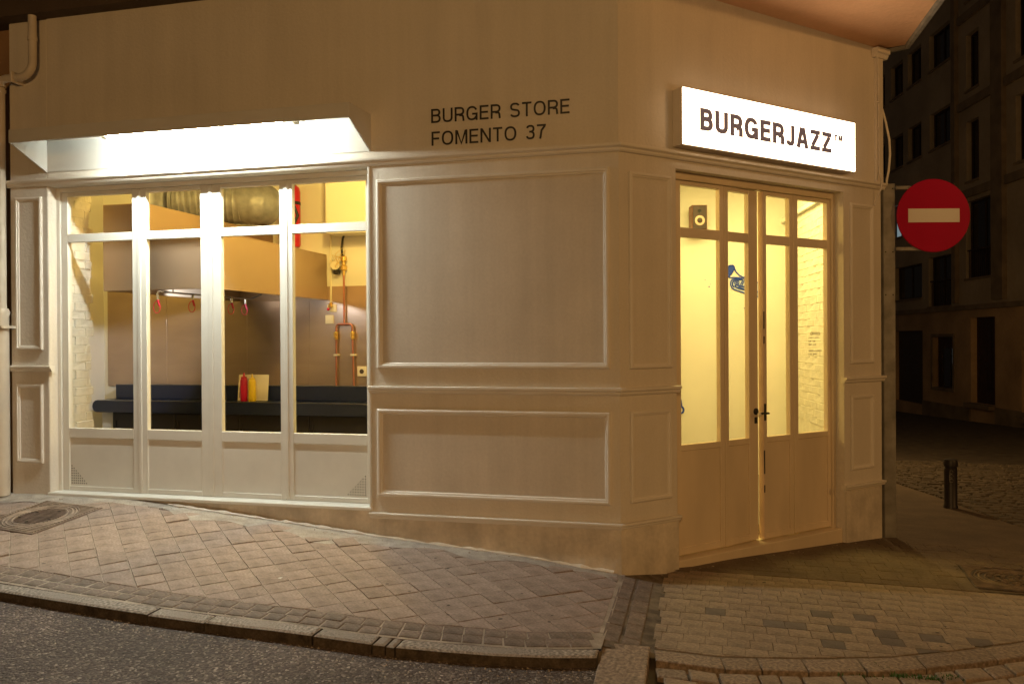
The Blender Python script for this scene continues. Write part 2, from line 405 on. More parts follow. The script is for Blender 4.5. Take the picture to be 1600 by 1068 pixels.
# ---- grotesque capitals drawn as strokes
def sarc(cx, cy, rx, ry, a0, a1, n=14, e=2.35):
    out = []
    for i in range(n+1):
        t = R(a0+(a1-a0)*i/n); c, s_ = math.cos(t), math.sin(t)
        out.append((cx+rx*math.copysign(abs(c)**(2/e), c), cy+ry*math.copysign(abs(s_)**(2/e), s_)))
    return out
def glyph(ch, t):
    a = t/2
    if ch == 'E': w = .60; return w, [[(a, 0), (a, 1)], [(t, a), (w, a)], [(t, .52), (w-.04, .52)], [(t, 1-a), (w, 1-a)]]
    if ch == 'F': w = .57; return w, [[(a, 0), (a, 1)], [(t, .50), (w-.05, .50)], [(t, 1-a), (w, 1-a)]]
    if ch == 'T': w = .62; return w, [[(0, 1-a), (w, 1-a)], [(w/2, 0), (w/2, 1-t)]]
    if ch == 'B':
        w = .66; r1 = (1-a-.53)/2; r2 = (.53-a)/2
        return w, [[(a, 0), (a, 1)], [(t, 1-a)]+sarc(w*.52, 1-a-r1, w*.44-a, r1, 90, -90)+[(t, .53)], sarc(w*.50, .53-r2, w*.50-a, r2, 86, -90)+[(t, a)]]
    if ch == 'R':
        w = .66; r1 = (1-a-.47)/2
        return w, [[(a, 0), (a, 1)], [(t, 1-a)]+sarc(w*.52, 1-a-r1, w*.48-a, r1, 90, -90)+[(t, .47)], [(w*.48, .47-a*.9)]+sarc(w*.55, .28, w*.35-a*.2, .15, 60, 5, 5)+[(w-a*.8, 0)]]
    if ch == 'U': w = .68; return w, [[(a, 1), (a, .34)]+sarc(w/2, .34, w/2-a, .34-a, 180, 360, 20)+[(w-a, .34), (w-a, 1)]]
    if ch == 'O': w = .78; p = sarc(w/2, .5, w/2-a, .5-a, 0, 360, 40); return w, [p+[p[1]]]
    if ch == 'G': w = .76; return w, [sarc(w/2, .5, w/2-a, .5-a, 28, 332, 34), [(w*.52, .45), (w, .45)], [(w-a*1.0, .45-a), (w-a*1.0, 0)]]
    if ch == 'S':
        w = .66; ry = .245-a*.5
        return w, [sarc(w/2, 1-a-ry, w/2-a*1.2, ry, 18, 235, 18)+sarc(w/2, a+ry, w/2-a, ry+.01, 55, -162, 18)]
    if ch == '3':
        w = .58; r1 = (1-a-.53)/2; r2 = (.53-a)/2
        return w, [sarc(w/2, 1-a-r1, w/2-a*1.2, r1, 165, -84, 18)+[(w*.38, .53)], sarc(w/2, .53-r2, w/2-a, r2, 78, -165, 18)]
    if ch == '7': w = .58; return w, [[(0, 1-a), (w, 1-a)], [(w-a*1.1, 1-t), (w*.52, .58), (w*.36, 0)]]
    if ch == 'M': w = .82; return w, [[(a, 0), (a, 1)], [(w-a, 0), (w-a, 1)], [(t*.9, 1-a*.6), (w/2, a*.5), (w-t*.9, 1-a*.6)]]
    if ch == 'N': w = .70; return w, [[(a, 0), (a, 1)], [(w-a, 0), (w-a, 1)], [(t*.8, 1-a*.8), (w-t*.8, a*.8)]]
    if ch == 'J': w = .52; return w, [[(w-a, 1), (w-a, .30)]+sarc(w/2, .30, w/2-a, .30-a, 0, -170, 16)]
    if ch == 'A': w = .72; return w, [[(a*.9, 0), (w/2-a*.35, 1)], [(w-a*.9, 0), (w/2+a*.35, 1)], [(w*.25, .31), (w*.75, .31)]]
    if ch == 'Z': w = .62; return w, [[(.02, 1-a), (w, 1-a)], [(0, a), (w, a)], [(w-a*1.3, 1-t), (a*1.3, t)]]
    return .34, []
def capitals(body, F, u0, u1, z0, z1, o0, depth, t, gap):
    x = 0; lay = []
    for ch in body:
        wd, st = glyph(ch, t); lay.append((x, st)); x += wd+gap
    sx = (u1-u0)/(x-gap); sz = z1-z0; out = []
    for x, st in lay:
        if not st: continue
        mb = MB()
        for q, path in enumerate(st):
            P = [Vector((x+p[0], p[1])) for p in path]; P = [P[0]]+[b for a, b in zip(P, P[1:]) if (b-a).length > 1e-4]; n = len(P); Lf = []; Rt = []
            for i in range(n):
                d0 = (P[i]-P[i-1]) if i else (P[1]-P[0]); d1 = (P[i+1]-P[i]) if i < n-1 else d0
                d0 = d0.normalized(); d1 = d1.normalized(); n0 = Vector((-d0.y, d0.x)); n1 = Vector((-d1.y, d1.x)); nn = n0+n1
                nn = nn/max(nn.dot(n0), .45); Lf.append(P[i]+nn*t/2); Rt.append(P[i]-nn*t/2)
            oo = o0+.00025*q; vs = []
            for zz in (oo, oo+depth):
                for S_ in (Lf, Rt): vs += [F(u0+p.x*sx, zz, z0+p.y*sz) for p in S_]
            fs = []
            for i in range(n-1):
                fs += [(2*n+i, 2*n+i+1, 3*n+i+1, 3*n+i), (i, 2*n+i, 2*n+i+1, i+1)[::-1], (n+i, n+i+1, 3*n+i+1, 3*n+i)[::-1], (i, i+1, n+i+1, n+i)]
            fs += [(0, n, 3*n, 2*n), (n-1, 3*n-1, 4*n-1, 2*n-1)]
            mb.add(vs, fs)
        out.append(mb)
    return out

def lerp(x, xs, ys):
    if x <= xs[0]: return ys[0]
    for i in range(1, len(xs)):
        if x <= xs[i]:
            t = (x-xs[i-1])/(xs[i]-xs[i-1]); return ys[i-1]+(ys[i]-ys[i-1])*t
    return ys[-1]

# ------------------------------------------------------------------ ground heights
def zA(x): return lerp(x, [-12, -5.1, -4.65, -3.93, -2.83, -1.845, -.685, 0], [.42, .372, .378, .372, .275, .185, .095, .012])
def yK(x): return lerp(x, [-9, -6, -3.65, -3.1, -2.4, -1.8, -1.28, -.9, -.36, .03, .3],
                       [-1.4, -1.48, -1.55, -1.6, -1.65, -1.66, -1.65, -1.59, -1.46, -1.29, -1.2])
def zK(x): return lerp(x, [-12, -3.65, -1.52, .03], [.30, .185, .12, -.015])
def HL(x, y):
    t = min(max(-y/1.5, 0), 1.0); return zA(x)+(zK(x)-zA(x))*t
def HR(x, y):
    return lerp(y, [-40, -1.3, -.3, .8, 2, 5, 10, 30, 60], [-.6, -.06, -.035, -.05, -.12, -.33, -.62, -1.45, -2.4]) - .012*max(0, x-2)
def H(x, y):
    if x >= .29: return HR(x, y)
    l = HL(min(x, 0), min(y, 0))
    if x <= 0: return l
    t = x/.29; return l+(HR(x, y)-l)*t
def HRoad(x, y):
    k = zK(min(x, .03))-.058
    return k - .02*max(0, yK(x)-.13-y) if y > -8 else k - .02*6

def sheet(name, m, xs, ys, fz, keep=None, parent=None, kind='structure', smooth=True):
    mb = MB(); idx = {}
    for i, x in enumerate(xs):
        for j, y in enumerate(ys):
            yy = y(x) if callable(y) else y
            idx[i, j] = len(mb.v); mb.v.append(Vector((x, yy, fz(x, yy))))
    for i in range(len(xs)-1):
        for j in range(len(ys)-1):
            mb.f.append((idx[i, j], idx[i+1, j], idx[i+1, j+1], idx[i, j+1]))
    o = mb.build(name, m, parent, smooth=smooth)
    if kind and not parent: o['kind'] = kind
    return o
def rng(a, b, n): return [a+(b-a)*i/n for i in range(n+1)]

road = sheet('road', M['asphalt'], [-60, -30, -15]+rng(-9, .05, 44), [-40, -20, -10, -7, -5, -4, -3.4, -3, -2.6, -2.3, -2.0, lambda x: yK(x)-.10], HRoad)
street = sheet('side_street', M['street'], rng(.03, 9, 28)+[12, 16, 22, 30, 45], [-40, -20, -10, -5, -3, -2.2, -1.8]+rng(-1.4, 6, 26)+rng(6.5, 14, 12)+[18, 24, 32, 42, 60], lambda x, y: H(max(x, .3), y)-.055)
pave = sheet('pavement', M['mortar'], [-12, -10]+rng(-9, .03, 60), [lambda x: yK(x)-.02, lambda x: yK(x)+.2, -1.1, -.9, -.7, -.5, -.3, -.15, .04], lambda x, y: HL(min(x, 0), y)-.0045)
KB = ([.28, .66, 1.06, 1.52, 1.9, 2.29, 2.8, 3.6], [-1.13, -1.165, -1.10, -.985, -.82, -.60, -.25, .4])
def yB(x): return lerp(x, *KB)
cpave = sheet('corner_pavement', M['joint'], rng(.0, 3.6, 24), [lambda x, t=t: (yB(x)-.12)*(1-t)+.5*t for t in rng(0, 1, 14)], lambda x, y: H(x, y)-.006)
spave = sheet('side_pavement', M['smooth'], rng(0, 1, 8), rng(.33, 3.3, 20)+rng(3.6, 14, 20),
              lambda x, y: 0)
# side pavement follows a slanted edge against the cobbles
me = spave.data
for v in me.vertices:
    y = v.co.y; xe = lerp(y, [.33, 2.2, 3.4, 5.5, 6.7, 14], [3.6, 3.75, 3.55, 3.42, 3.25, 2.6])
    x0 = .03
    v.co.x = x0+(xe-x0)*v.co.x; v.co.z = H(v.co.x, y)-.001
me.update()

# ---- strip of patched concrete at the foot of the wall
sheet('concrete_strip', M['concrete'], rng(-5.4, -.02, 60), [lambda x: -.20-.06*math.sin(x*2.1)-.05*math.sin(x*5.3)-.04*math.sin(x*11), -.1, .02], lambda x, y: HL(x, y)+.003, parent=pave)

def clip(poly, a, b, c):
    """keep a*x+b*y<=c"""
    out = []
    for i in range(len(poly)):
        p, q = poly[i], poly[(i+1) % len(poly)]; dp = a*p[0]+b*p[1]-c; dq = a*q[0]+b*q[1]-c
        if dp <= 0: out.append(p)
        if dp*dq < 0:
            t = dp/(dp-dq); out.append((p[0]+(q[0]-p[0])*t, p[1]+(q[1]-p[1])*t))
    return out
def area(p): return .5*sum(p[i][0]*p[(i+1) % len(p)][1]-p[(i+1) % len(p)][0]*p[i][1] for i in range(len(p)))
def slab(poly, hf, m, name, parent, gap=.003, thick=.03, bev=.005, dz=0, tilt=.0, side=None, into=None):
    """a paving piece: outline shrunk by the joint, worn edge, follows the ground, own tilt"""
    if abs(area(poly)) < 4e-4: return None
    if area(poly) < 0: poly = poly[::-1]
    cx = sum(p[0] for p in poly)/len(poly); cy = sum(p[1] for p in poly)/len(poly)
    def shrink(k):
        n = len(poly); out = []
        for i in range(n):
            p0, p1, p2 = poly[i-1], poly[i], poly[(i+1) % n]
            a = Vector((p1[0]-p0[0], p1[1]-p0[1])); b = Vector((p2[0]-p1[0], p2[1]-p1[1]))
            if a.length < 1e-6 or b.length < 1e-6: out.append(p1); continue
            a.normalize(); b.normalize(); na = Vector((-a.y, a.x)); nb = Vector((-b.y, b.x)); nn = na+nb
            d = nn.dot(na)
            nn = nn/d if d > .35 else nn.normalized()*1.6
            out.append((p1[0]+nn.x*k, p1[1]+nn.y*k))
        return out
    g = [gap*random.uniform(.5, 1.6) for _ in poly]
    A = shrink(sum(g)/len(g)); B_ = shrink(sum(g)/len(g)+bev)
    tx, ty = random.gauss(0, tilt), random.gauss(0, tilt)
    z = lambda p: hf(p[0], p[1])+dz+tx*(p[0]-cx)+ty*(p[1]-cy)
    j = [(random.uniform(-.0015, .0015), random.uniform(-.0015, .0015)) for _ in poly]
    A = [(p[0]+q[0], p[1]+q[1]) for p, q in zip(A, j)]
    n = len(poly)
    vs = [(p[0], p[1], z(p)) for p in B_]+[(p[0], p[1], z(p)-bev*.7) for p in A]+[(p[0], p[1], z(p)-thick) for p in A]
    fs = [tuple(range(n))]
    for i in range(n):
        k = (i+1) % n
        fs.append((n+i, n+k, k, i)); fs.append((2*n+i, 2*n+k, n+k, n+i))
    if into is not None: into.add(vs, fs); return into
    mb = MB(); mb.add(vs, fs); base = Vector((cx, cy, hf(cx, cy)))
    me = mb.mesh(name, m, base)
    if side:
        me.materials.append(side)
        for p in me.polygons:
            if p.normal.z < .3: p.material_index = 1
    o = bpy.data.objects.new(name, me); COL.objects.link(o); o.parent = parent; o.location = base-wloc(parent)
    return o

# ---- manhole cover squares (left one displaces tiles)
MHL = (-4.36, -.50, R(-8), .60)
MHR = (2.68, .66, R(-6), .62)
def in_sq(x, y, s, k=0):
    c, sn = math.cos(-s[2]), math.sin(-s[2]); dx, dy = x-s[0], y-s[1]
    return abs(c*dx-sn*dy) < s[3]/2-k and abs(sn*dx+c*dy) < s[3]/2-k

# ---- diagonal square tiles
T = .166
tiles = []
for i in range(-60, 40):
    for j in range(-60, 40):
        # lattice turned 45 degrees
        a, b_ = (i+.5)*T+.07, (j+.5)*T+.03
        x, y = (a+b_)*Q-3.2, (b_-a)*Q-.8
        if x < -5.15 or x > .25 or y > .1 or y < -1.9: continue
        h = T/2*math.sqrt(2)
        poly = [(x-h, y), (x, y-h), (x+h, y), (x, y+h)]
        tiles.append((x, y, poly))
count = 0
for x, y, poly in tiles:
    if in_sq(x, y, MHL, .05): continue
    poly = clip(poly, 0, 1, -.10)
    if not poly: continue
    yk = [yK(p[0])+.203 for p in poly]
    sl = (yK(x+.1)-yK(x-.1))/.2; c0 = yK(x)+.203-sl*x
    poly = clip(poly, sl, -1, -c0)           # y >= sl*x + c0
    if not poly: continue
    poly = clip(poly, 1, 0, -.005)
    if len(poly) < 3: continue
    if area(poly) < 0: poly = poly[::-1]
    big = random.random() < .10
    o = slab(poly, HL, M['tile'], 'paving_tile', pave, gap=.0026, bev=.0022, dz=random.gauss(0, .0012)+(random.choice((.004, .006)) if big else 0), tilt=.012 if not big else .03)
    if o: count += 1

# ---- two rows of small border pavers along the kerb, following its curve
def curve_row(xs0, xs1, step, f_in, f_out, hf, m, name, parent, jit=.006, **kw):
    x = xs0
    while x < xs1:
        x2 = min(xs1, x+step*random.uniform(.93, 1.07))
        if xs1-x2 < step*.3: x2 = xs1
        sl = (yK(x+.15)-yK(x-.15))/.3
        poly = [(x-sl*(-.0), f_out(x)), (x2, f_out(x2)), (x2-sl*.1, f_in(x2)), (x-sl*.1, f_in(x))]
        slab(poly, hf, m() if callable(m) else m, name, parent, **kw); x = x2
for r in range(2):
    curve_row(-5.6+.03*r, -.01, .112, (lambda x, r=r: yK(x)+.1*(r+1)), (lambda x, r=r: yK(x)+.1*r), HL, M['border'], 'border_paver', pave, gap=.0045, tilt=.014, dz=.001)
# ---- granite kerb stones
kerb = MB(); 
kx = rng(-9, .03, 50)
vs = [(x, yK(x)-.10, HL(x, yK(x))-.06) for x in kx]+[(x, yK(x)-.01, HL(x, yK(x))-.02) for x in kx]
n_ = len(kx); kerb.add(vs, [(i, i+1, n_+i+1, n_+i) for i in range(n_-1)])
kerb = struct('kerb', kerb, M['joint'])
cuts = [-6.2, -4.9, -3.75, -2.42, -2.06, -1.42, -1.1, -1.03, -.98, .025]
for a, b_ in zip(cuts[:-1], cuts[1:]):
    k = max(1, round((b_-a)/.25)); xs = rng(a, b_, k)
    poly = [(x, yK(x)-.135) for x in xs]+[(x, yK(x)-.018) for x in reversed(xs)]
    slab(poly, HL, M['granite'], 'kerb_stone', kerb, gap=.004, thick=.13, bev=.012, dz=random.uniform(-.003, .004), tilt=.004, side=M['kerbshade'])

# ---- corner band: two columns of dark pavers, mortar strip, granite slab
for c_ in range(2):
    y = -.03
    x0, x1 = .005+.115*c_, .115+.115*c_
    while y > -1.16:
        y2 = max(-1.17, y-random.uniform(.19, .24))
        if y2+1.17 < .08: y2 = -1.17
        sk = .0
        slab([(x0+sk, y2), (x1+sk, y2), (x1+sk, y), (x0+sk, y)], H, M['border'], 'band_paver', cpave, gap=.006, tilt=.008)
        y = y2
def HG(x, y): return lerp(y, [-3, -1.75, -1.3, -1.17], [-.11, -.075, -.045, -.025])
slab([(.035, -1.95), (.295, -1.95), (.285, -1.175), (.02, -1.175)], HG, M['warmgranite'], 'granite_slab', cpave, gap=.004, thick=.1, bev=.008)
slab([(.035, -2.7), (.30, -2.7), (.295, -1.955), (.035, -1.955)], HG, M['warmgranite'], 'granite_slab', cpave, gap=.004, thick=.1, bev=.008)

# ---- small square pavers in front of the door
DK = [(1.30, -.42), (1.47, -.40), (.98, -.66), (1.10, -.64), (1.30, -.60), (1.62, -.68), (1.78, -.70), (1.55, -.80), (1.72, -.84), (2.10, -.66), (1.25, -.88), (.62, -.50)]
P = .1165
rows = int((.40+1.25)/P)
for r in range(rows+1):
    y0 = .40-(r+1)*P; y1 = y0+P
    sh = [0, .012, .055, .03][r % 4]
    for k in range(-1, 29):
        x0 = .30+k*P*1.04+sh; x1 = x0+P*1.04
        if x1 < .32 or x0 > 3.3: continue
        x0 = max(x0, .285)
        sk = -.05*(1)  # rows drift slightly towards the viewer to the right
        poly = [(x0, y0+sk*(x0-.3)), (x1, y0+sk*(x1-.3)), (x1, y1+sk*(x1-.3)), (x0, y1+sk*(x0-.3))]
        cx, cy = (x0+x1)/2, (y0+y1)/2+sk*((x0+x1)/2-.3)
        if in_sq(cx, cy, MHR, .03): continue
        sl = (yB(cx+.1)-yB(cx-.1))/.2; c0 = yB(cx)-sl*cx
        poly = clip(poly, sl, -1, -c0-.004)
        if len(poly) < 3: continue
        dark = any(abs(cx-a) < P*.5 and abs(cy-b_) < P*.5 for a, b_ in DK)
        slab(poly, H, M['paverdark'] if dark else M['paver'], 'paver', cpave, gap=.0010, bev=.0022, tilt=.006, dz=random.gauss(0, .0008))
# ---- the same pavers run on, with the shade put into a darker colour, up to the door and into the side street (joined)
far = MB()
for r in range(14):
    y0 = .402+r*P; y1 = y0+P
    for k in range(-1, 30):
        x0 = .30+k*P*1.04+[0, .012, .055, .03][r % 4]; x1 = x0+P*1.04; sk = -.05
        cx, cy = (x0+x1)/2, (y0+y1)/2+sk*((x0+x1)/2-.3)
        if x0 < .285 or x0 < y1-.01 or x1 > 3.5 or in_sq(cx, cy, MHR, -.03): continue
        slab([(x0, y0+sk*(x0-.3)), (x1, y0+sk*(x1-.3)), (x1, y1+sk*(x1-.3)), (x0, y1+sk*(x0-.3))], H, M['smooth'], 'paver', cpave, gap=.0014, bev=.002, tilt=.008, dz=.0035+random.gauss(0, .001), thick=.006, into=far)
far.build('shaded_pavers', M['smooth'], cpave)['kind'] = 'stuff'
# ---- curved granite kerb on the right, with setts in the carriageway below it
ck = [.295, .655, .84, 1.07, 1.36, 1.66, 2.05, 2.45, 2.95, 3.5]
for a, b_ in zip(ck[:-1], ck[1:]):
    xs = rng(a, b_, 3)
    poly = [(x+.02, yB(x)-.155-.02*min(1, max(0, x-.6))) for x in xs]+[(x, yB(x)-.008) for x in reversed(xs)]
    slab(poly, H, M['warmgranite'], 'kerb_stone', cpave, gap=.004, thick=.09, bev=.006, dz=random.uniform(-.002, .002), tilt=.005)
for r in range(6):
    x = .31+(.05 if r % 2 else 0)
    off = .19+r*.142
    while x < 3.3:
        ww = random.uniform(.12, .24) if r else random.uniform(.1, .22)
        d = .02*min(1, max(0, x-.6))
        f = lambda q: yB(q)-off-d
        poly = [(x+.02, f(x)-.135), (x+ww+.02, f(x+ww)-.135), (x+ww, f(x+ww)), (x, f(x))]
        slab(poly, lambda a, b: H(a, b)-.008, M['warmgranite' if random.random() < .3 else 'paver'], 'sett', cpave, gap=.006, bev=.008, tilt=.02, dz=random.uniform(-.006, .004))
        x += ww
# ---- weeds in the kerb joints
def weeds(pts, label, base):
    mb = MB()
    for (x, y, n, sp) in pts:
        for _ in range(n):
            px, py = x+random.gauss(0, sp), y+random.gauss(0, .012); z = H(px, py)-.02
            h = random.uniform(.010, .026); a = random.uniform(0, 6.28); lx, ly = math.cos(a)*h*.7, math.sin(a)*h*.7; w_ = .0035
            wx, wy = -math.sin(a)*w_, math.cos(a)*w_
            mb.add([(px-wx, py-wy, z), (px+wx, py+wy, z), (px+lx*.5+wx*.7, py+ly*.5+wy*.7, z+h*.7), (px+lx*.5-wx*.7, py+ly*.5-wy*.7, z+h*.7), (px+lx, py+ly, z+h)],
                   [(0, 1, 2, 3), (3, 2, 4)])
    o = solo(mb, 'weeds', M['grass'], label, 'weeds', base); o['kind'] = 'stuff'
weeds([(1.46, -1.08, 40, .02), (1.50, -1.14, 50, .02), (1.53, -1.20, 40, .03)], 'thin green weeds growing in the gap between two kerb stones', (1.5, -1.14, -.06))
weeds([(1.66, -1.19, 90, .05), (1.76, -1.16, 60, .04), (1.36, -1.24, 30, .05)], 'wider patch of green weeds along the foot of the curved kerb', (1.68, -1.18, -.06))

# ---- cobbles of the side street (real relief, one mass)
mb = MB()
y = 1.6
while y < 11:
    x = lerp(y, [.33, 2.2, 3.4, 5.5, 6.7, 14], [3.6, 3.75, 3.55, 3.42, 3.25, 2.6])+.02; x += random.uniform(0, .05)
    rd = random.uniform(.10, .125)
    while x < 8.2:
        ww = random.uniform(.14, .22); z = H(x, y)-.012+random.gauss(0, .004); g = .006; b_ = .02
        p = [(x+g, y+g), (x+ww-g, y+g), (x+ww-g, y+rd-g), (x+g, y+rd-g)]
        q = [(x+g+b_, y+g+b_), (x+ww-g-b_, y+g+b_), (x+ww-g-b_, y+rd-g-b_), (x+g+b_, y+rd-g-b_)]
        mb.add([(a, c, z-.06) for a, c in p]+[(a, c, z+.004) for a, c in q], [(4, 5, 6, 7)]+[(i, (i+1) % 4, 4+(i+1) % 4, 4+i) for i in range(4)])
        x += ww
    y += rd
o = mb.build('cobbles', M['cobble'], street); o['kind'] = 'stuff'

# ---- loose grit in the gutter
mb = MB()
for _ in range(420):
    x = random.uniform(-4.2, .05); y = yK(x)-.135-abs(random.gauss(0, .12))-.004; z = HRoad(x, y); s_ = random.uniform(.003, .010)
    pts = [(x+s_*random.uniform(.6, 1.1)*math.cos(t), y+s_*random.uniform(.6, 1.1)*math.sin(t), z-.001) for t in (0, 1.3, 2.6, 3.9, 5.1)]
    mb.add(pts+[(x, y, z+s_*.8)], [(i, (i+1) % 5, 5) for i in range(5)])
o = mb.build('grit', M['mortar'], road); o['kind'] = 'stuff'

# ------------------------------------------------------------------ the corner building
B = thing('corner_building', 'cream corner building with panelled shop front and chamfered corner entrance', 'building', (0, 0, 0))
BE = 2.96   # length of the chamfer wall
TOP = 4.335
mb = MB()
mb.box(FA, -4.74, -1.856, -.35, 0, 2.945, TOP)        # above the shop window
mb.box(FA, -1.856, 0, -.35, 0, -.3, TOP)              # panelled wall right of the window
mb.build('wall', M['wall'], B)
mb = MB()
mb.box(FA, -5.125, -4.74, -.35, 0, -.1, TOP)
mb.build('pilaster', M['wall'], B, bevel=.008)
mb = MB()
mb.box(FA, -4.74, -1.856, -.35, -.012, -.2, .392)
mb.build('window_plinth', M['plinth'], B)
mb = MB()
mb.box(FB, 0, .53, -.35, 0, -.4, 4.2)
mb.box(FB, .53, 2.442, -.35, 0, 2.885, 4.2)
mb.box(FB, 2.442, BE, -.15, 0, -.4, 4.2)
mb.build('corner_wall', M['wall'], B)
# render base below the lowest moulding, a little proud
mb = MB(); mb.sweep([(-1.848, 0), (0, 0), (.532*Q, .532*Q)], [(-.05, -.4), (.014, -.4), (.012, .322), (-.05, .322)])
mb.build('plinth', M['plinth'], B)
mb = MB(); mb.box(FB, 2.45, BE-.02, -.05, .014, -.4, .33); mb.build('plinth', M['plinth'], B)

def prof_cornice(z0, z1, d): 
    h = z1-z0
    return [(-.02, z0), (d*.35, z0), (d*.55, z0+h*.22), (d*.6, z0+h*.42), (d*.95, z0+h*.6), (d, z0+h*.7), (d, z0+h*.93), (d*.8, z1), (-.02, z1)]
E_ = (BE*Q, BE*Q)
mb = MB(); mb.sweep([(-5.16, 0), (0, 0), ((BE+.03)*Q, (BE+.03)*Q)], prof_cornice(2.948, 3.004, .05)); mb.build('cornice', M['trim'], B)
for a, b_, nm in (((-1.87, 0), (.545*Q, .545*Q), 1), ):
    for z0, z1, d in ((1.252, 1.305, .04), (.318, .362, .034)):
        mb = MB(); mb.sweep([a, (0, 0), b_], prof_cornice(z0, z1, d)); mb.build('rail_moulding', M['trim'], B)
for z0, z1, d in ((1.258, 1.308, .04), (.34, .382, .034)):
    mb = MB(); mb.sweep([(2.425*Q, 2.425*Q), ((BE+.02)*Q, (BE+.02)*Q)], prof_cornice(z0, z1, d)); mb.build('rail_moulding', M['trim'], B)
mb = MB(); mb.sweep([(-5.15, 0), (-4.70, 0)], prof_cornice(1.402, 1.452, .04)); mb.build('rail_moulding', M['trim'], B)
PR = [(0, 0), (0, .016), (.010, .024), (.022, .024), (.027, .016), (.036, .014), (.043, .003), (.043, -.001)]
PS = [(0, 0), (0, .014), (.008, .02), (.018, .02), (.022, .013), (.030, .011), (.036, .003), (.036, -.001)]
def panel(F, u0, u1, z0, z1, pr=PR, mt='panelwall', sunk=0):
    mb = MB(); mb.molding(F, u0, u1, z0, z1, pr); mb.build('panel_moulding', M['trim'], B)
    i = pr[-1][0]-.004
    mb = MB(); mb.box(F, u0+i, u1-i, -.01, .0025, z0+i, z1-i); mb.build('panel_field', M[mt], B)
panel(FA, -1.803, -.066, 1.437, 2.842); panel(FA, -1.806, -.062, .486, 1.137)
panel(FB, .088, .480, 1.435, 2.818, PS, 'wall'); panel(FB, .090, .472, .494, 1.138, PS, 'wall')
panel(FB, 2.525, 2.842, 1.420, 2.797, PS, 'wall'); panel(FB, 2.525, 2.838, .506, 1.147, PS, 'wall')
panel(FA, -5.062, -4.797, 1.585, 2.860, PS, 'wall'); panel(FA, -5.065, -4.800, .638, 1.298, PS, 'wall')
# narrow end strip with a cap at the far edge of the chamfer wall
mb = MB(); mb.box(FB, 2.875, BE+.012, -.02, .022, 3.006, 4.10); mb.build('end_strip', M['wall'], B, bevel=.004)
mb = MB(); mb.sweep([(2.845*Q, 2.845*Q), ((BE+.06)*Q, (BE+.06)*Q)], [(-.03, 4.10), (.03, 4.10), (.045, 4.13), (.06, 4.14), (.06, 4.18), (-.03, 4.18)]); mb.build('end_cap', M['trim'], B)
# side wall along the side street
sd = Vector((-.155, .988, 0)).normalized(); p0 = Vector((E_[0], E_[1], 0)); pn = Vector((-sd.y, sd.x, 0))
mb = MB(); mb.prism([p0+Vector((0, 0, -2)), p0+sd*16+Vector((0, 0, -2)), p0+sd*16+Vector((0, 0, 4.2)), p0+Vector((0, 0, 4.2))], pn*.3)
mb.build('side_wall', M['wall'], B)
# upper storeys overhang the chamfer
UP = [(-9, -.13), (2.33, -.13), (2.30, 2.06), (2.30-.155*16, 2.06+15.8), (-9, 17)]
mb = MB(); mb.prism([Vector((x, y, TOP)) for x, y in UP], (0, 0, 4.5)); mb.build('upper_storeys', M['fascia'], B)
so = [(-.10, -.10), (2.315, -.12), (2.285, 2.04), (2.07, 2.115), (1.2, 1.3), (.1, .2)]
mb = MB(); mb.prism([Vector((x, y, 4.196)) for x, y in so], (0, 0, .13)); mb.build('corner_soffit', M['soffit'], B)
mb = MB(); mb.sweep([(1.9, 2.17), (2.16, 2.13), (2.295, 2.06), (2.325, -.125), (-.1, -.125)], [(-.035, 4.172), (.0, 4.172), (.012, 4.19), (.012, 4.33), (-.035, 4.33)]); mb.build('drip_edge', M['lip'], B, bevel=.003)

# ---- room
mb = MB()
mb.box(FW, -6.42, -3.0, 2.6, 2.72, -.1, 3.5)
mb.box(FW, -3.0, -.5, 2.6, 2.72, -.1, 3.5)
mb.build('kitchen_back_wall', M['white'], B)
mb = MB(); mb.box(FW, -6.54, -6.42, .35, 2.72, -.1, 3.5); mb.build('kitchen_left_wall', M['white'], B)
mb = MB(); mb.box(FW, -6.42, -4.78, .352, .40, -.1, 3.5); mb.build('room_lining', M['white'], B)
mb = MB(); mb.box(FW, -1.80, -.4, .352, .37, -.1, 3.5); mb.build('room_lining', M['white'], B)
mb = MB(); mb.box(FW, -.5, -.38, 2.6, 3.9, -.1, 3.5); mb.build('partition', M['white'], B)
mb = MB(); mb.box(FW, -.5, 2.0, 3.9, 4.02, -.1, 3.5); mb.build('entrance_back_wall', M['white'], B)
mb = MB(); mb.prism([Vector((x, y, 3.5)) for x, y in ((-6.5, .2), (-.02, .2), (1.82, 2.04), (1.55, 4.0), (-6.5, 4.0))], (0, 0, .1)); mb.build('ceiling', M['white'], B)
mb = MB(); mb.prism([Vector((x, y, .04)) for x, y in ((-6.5, .16), (-.2, .16), (1.68, 2.04), (1.55, 4.0), (-6.5, 4.0))], (0, 0, .06)); mb.build('room_floor', M['floor'], B)
mb = MB(); mb.box(FW, -3.37, -2.3, 2.30, 2.598, 2.79, 3.5); mb.build('boxed_duct', M['white'], B)

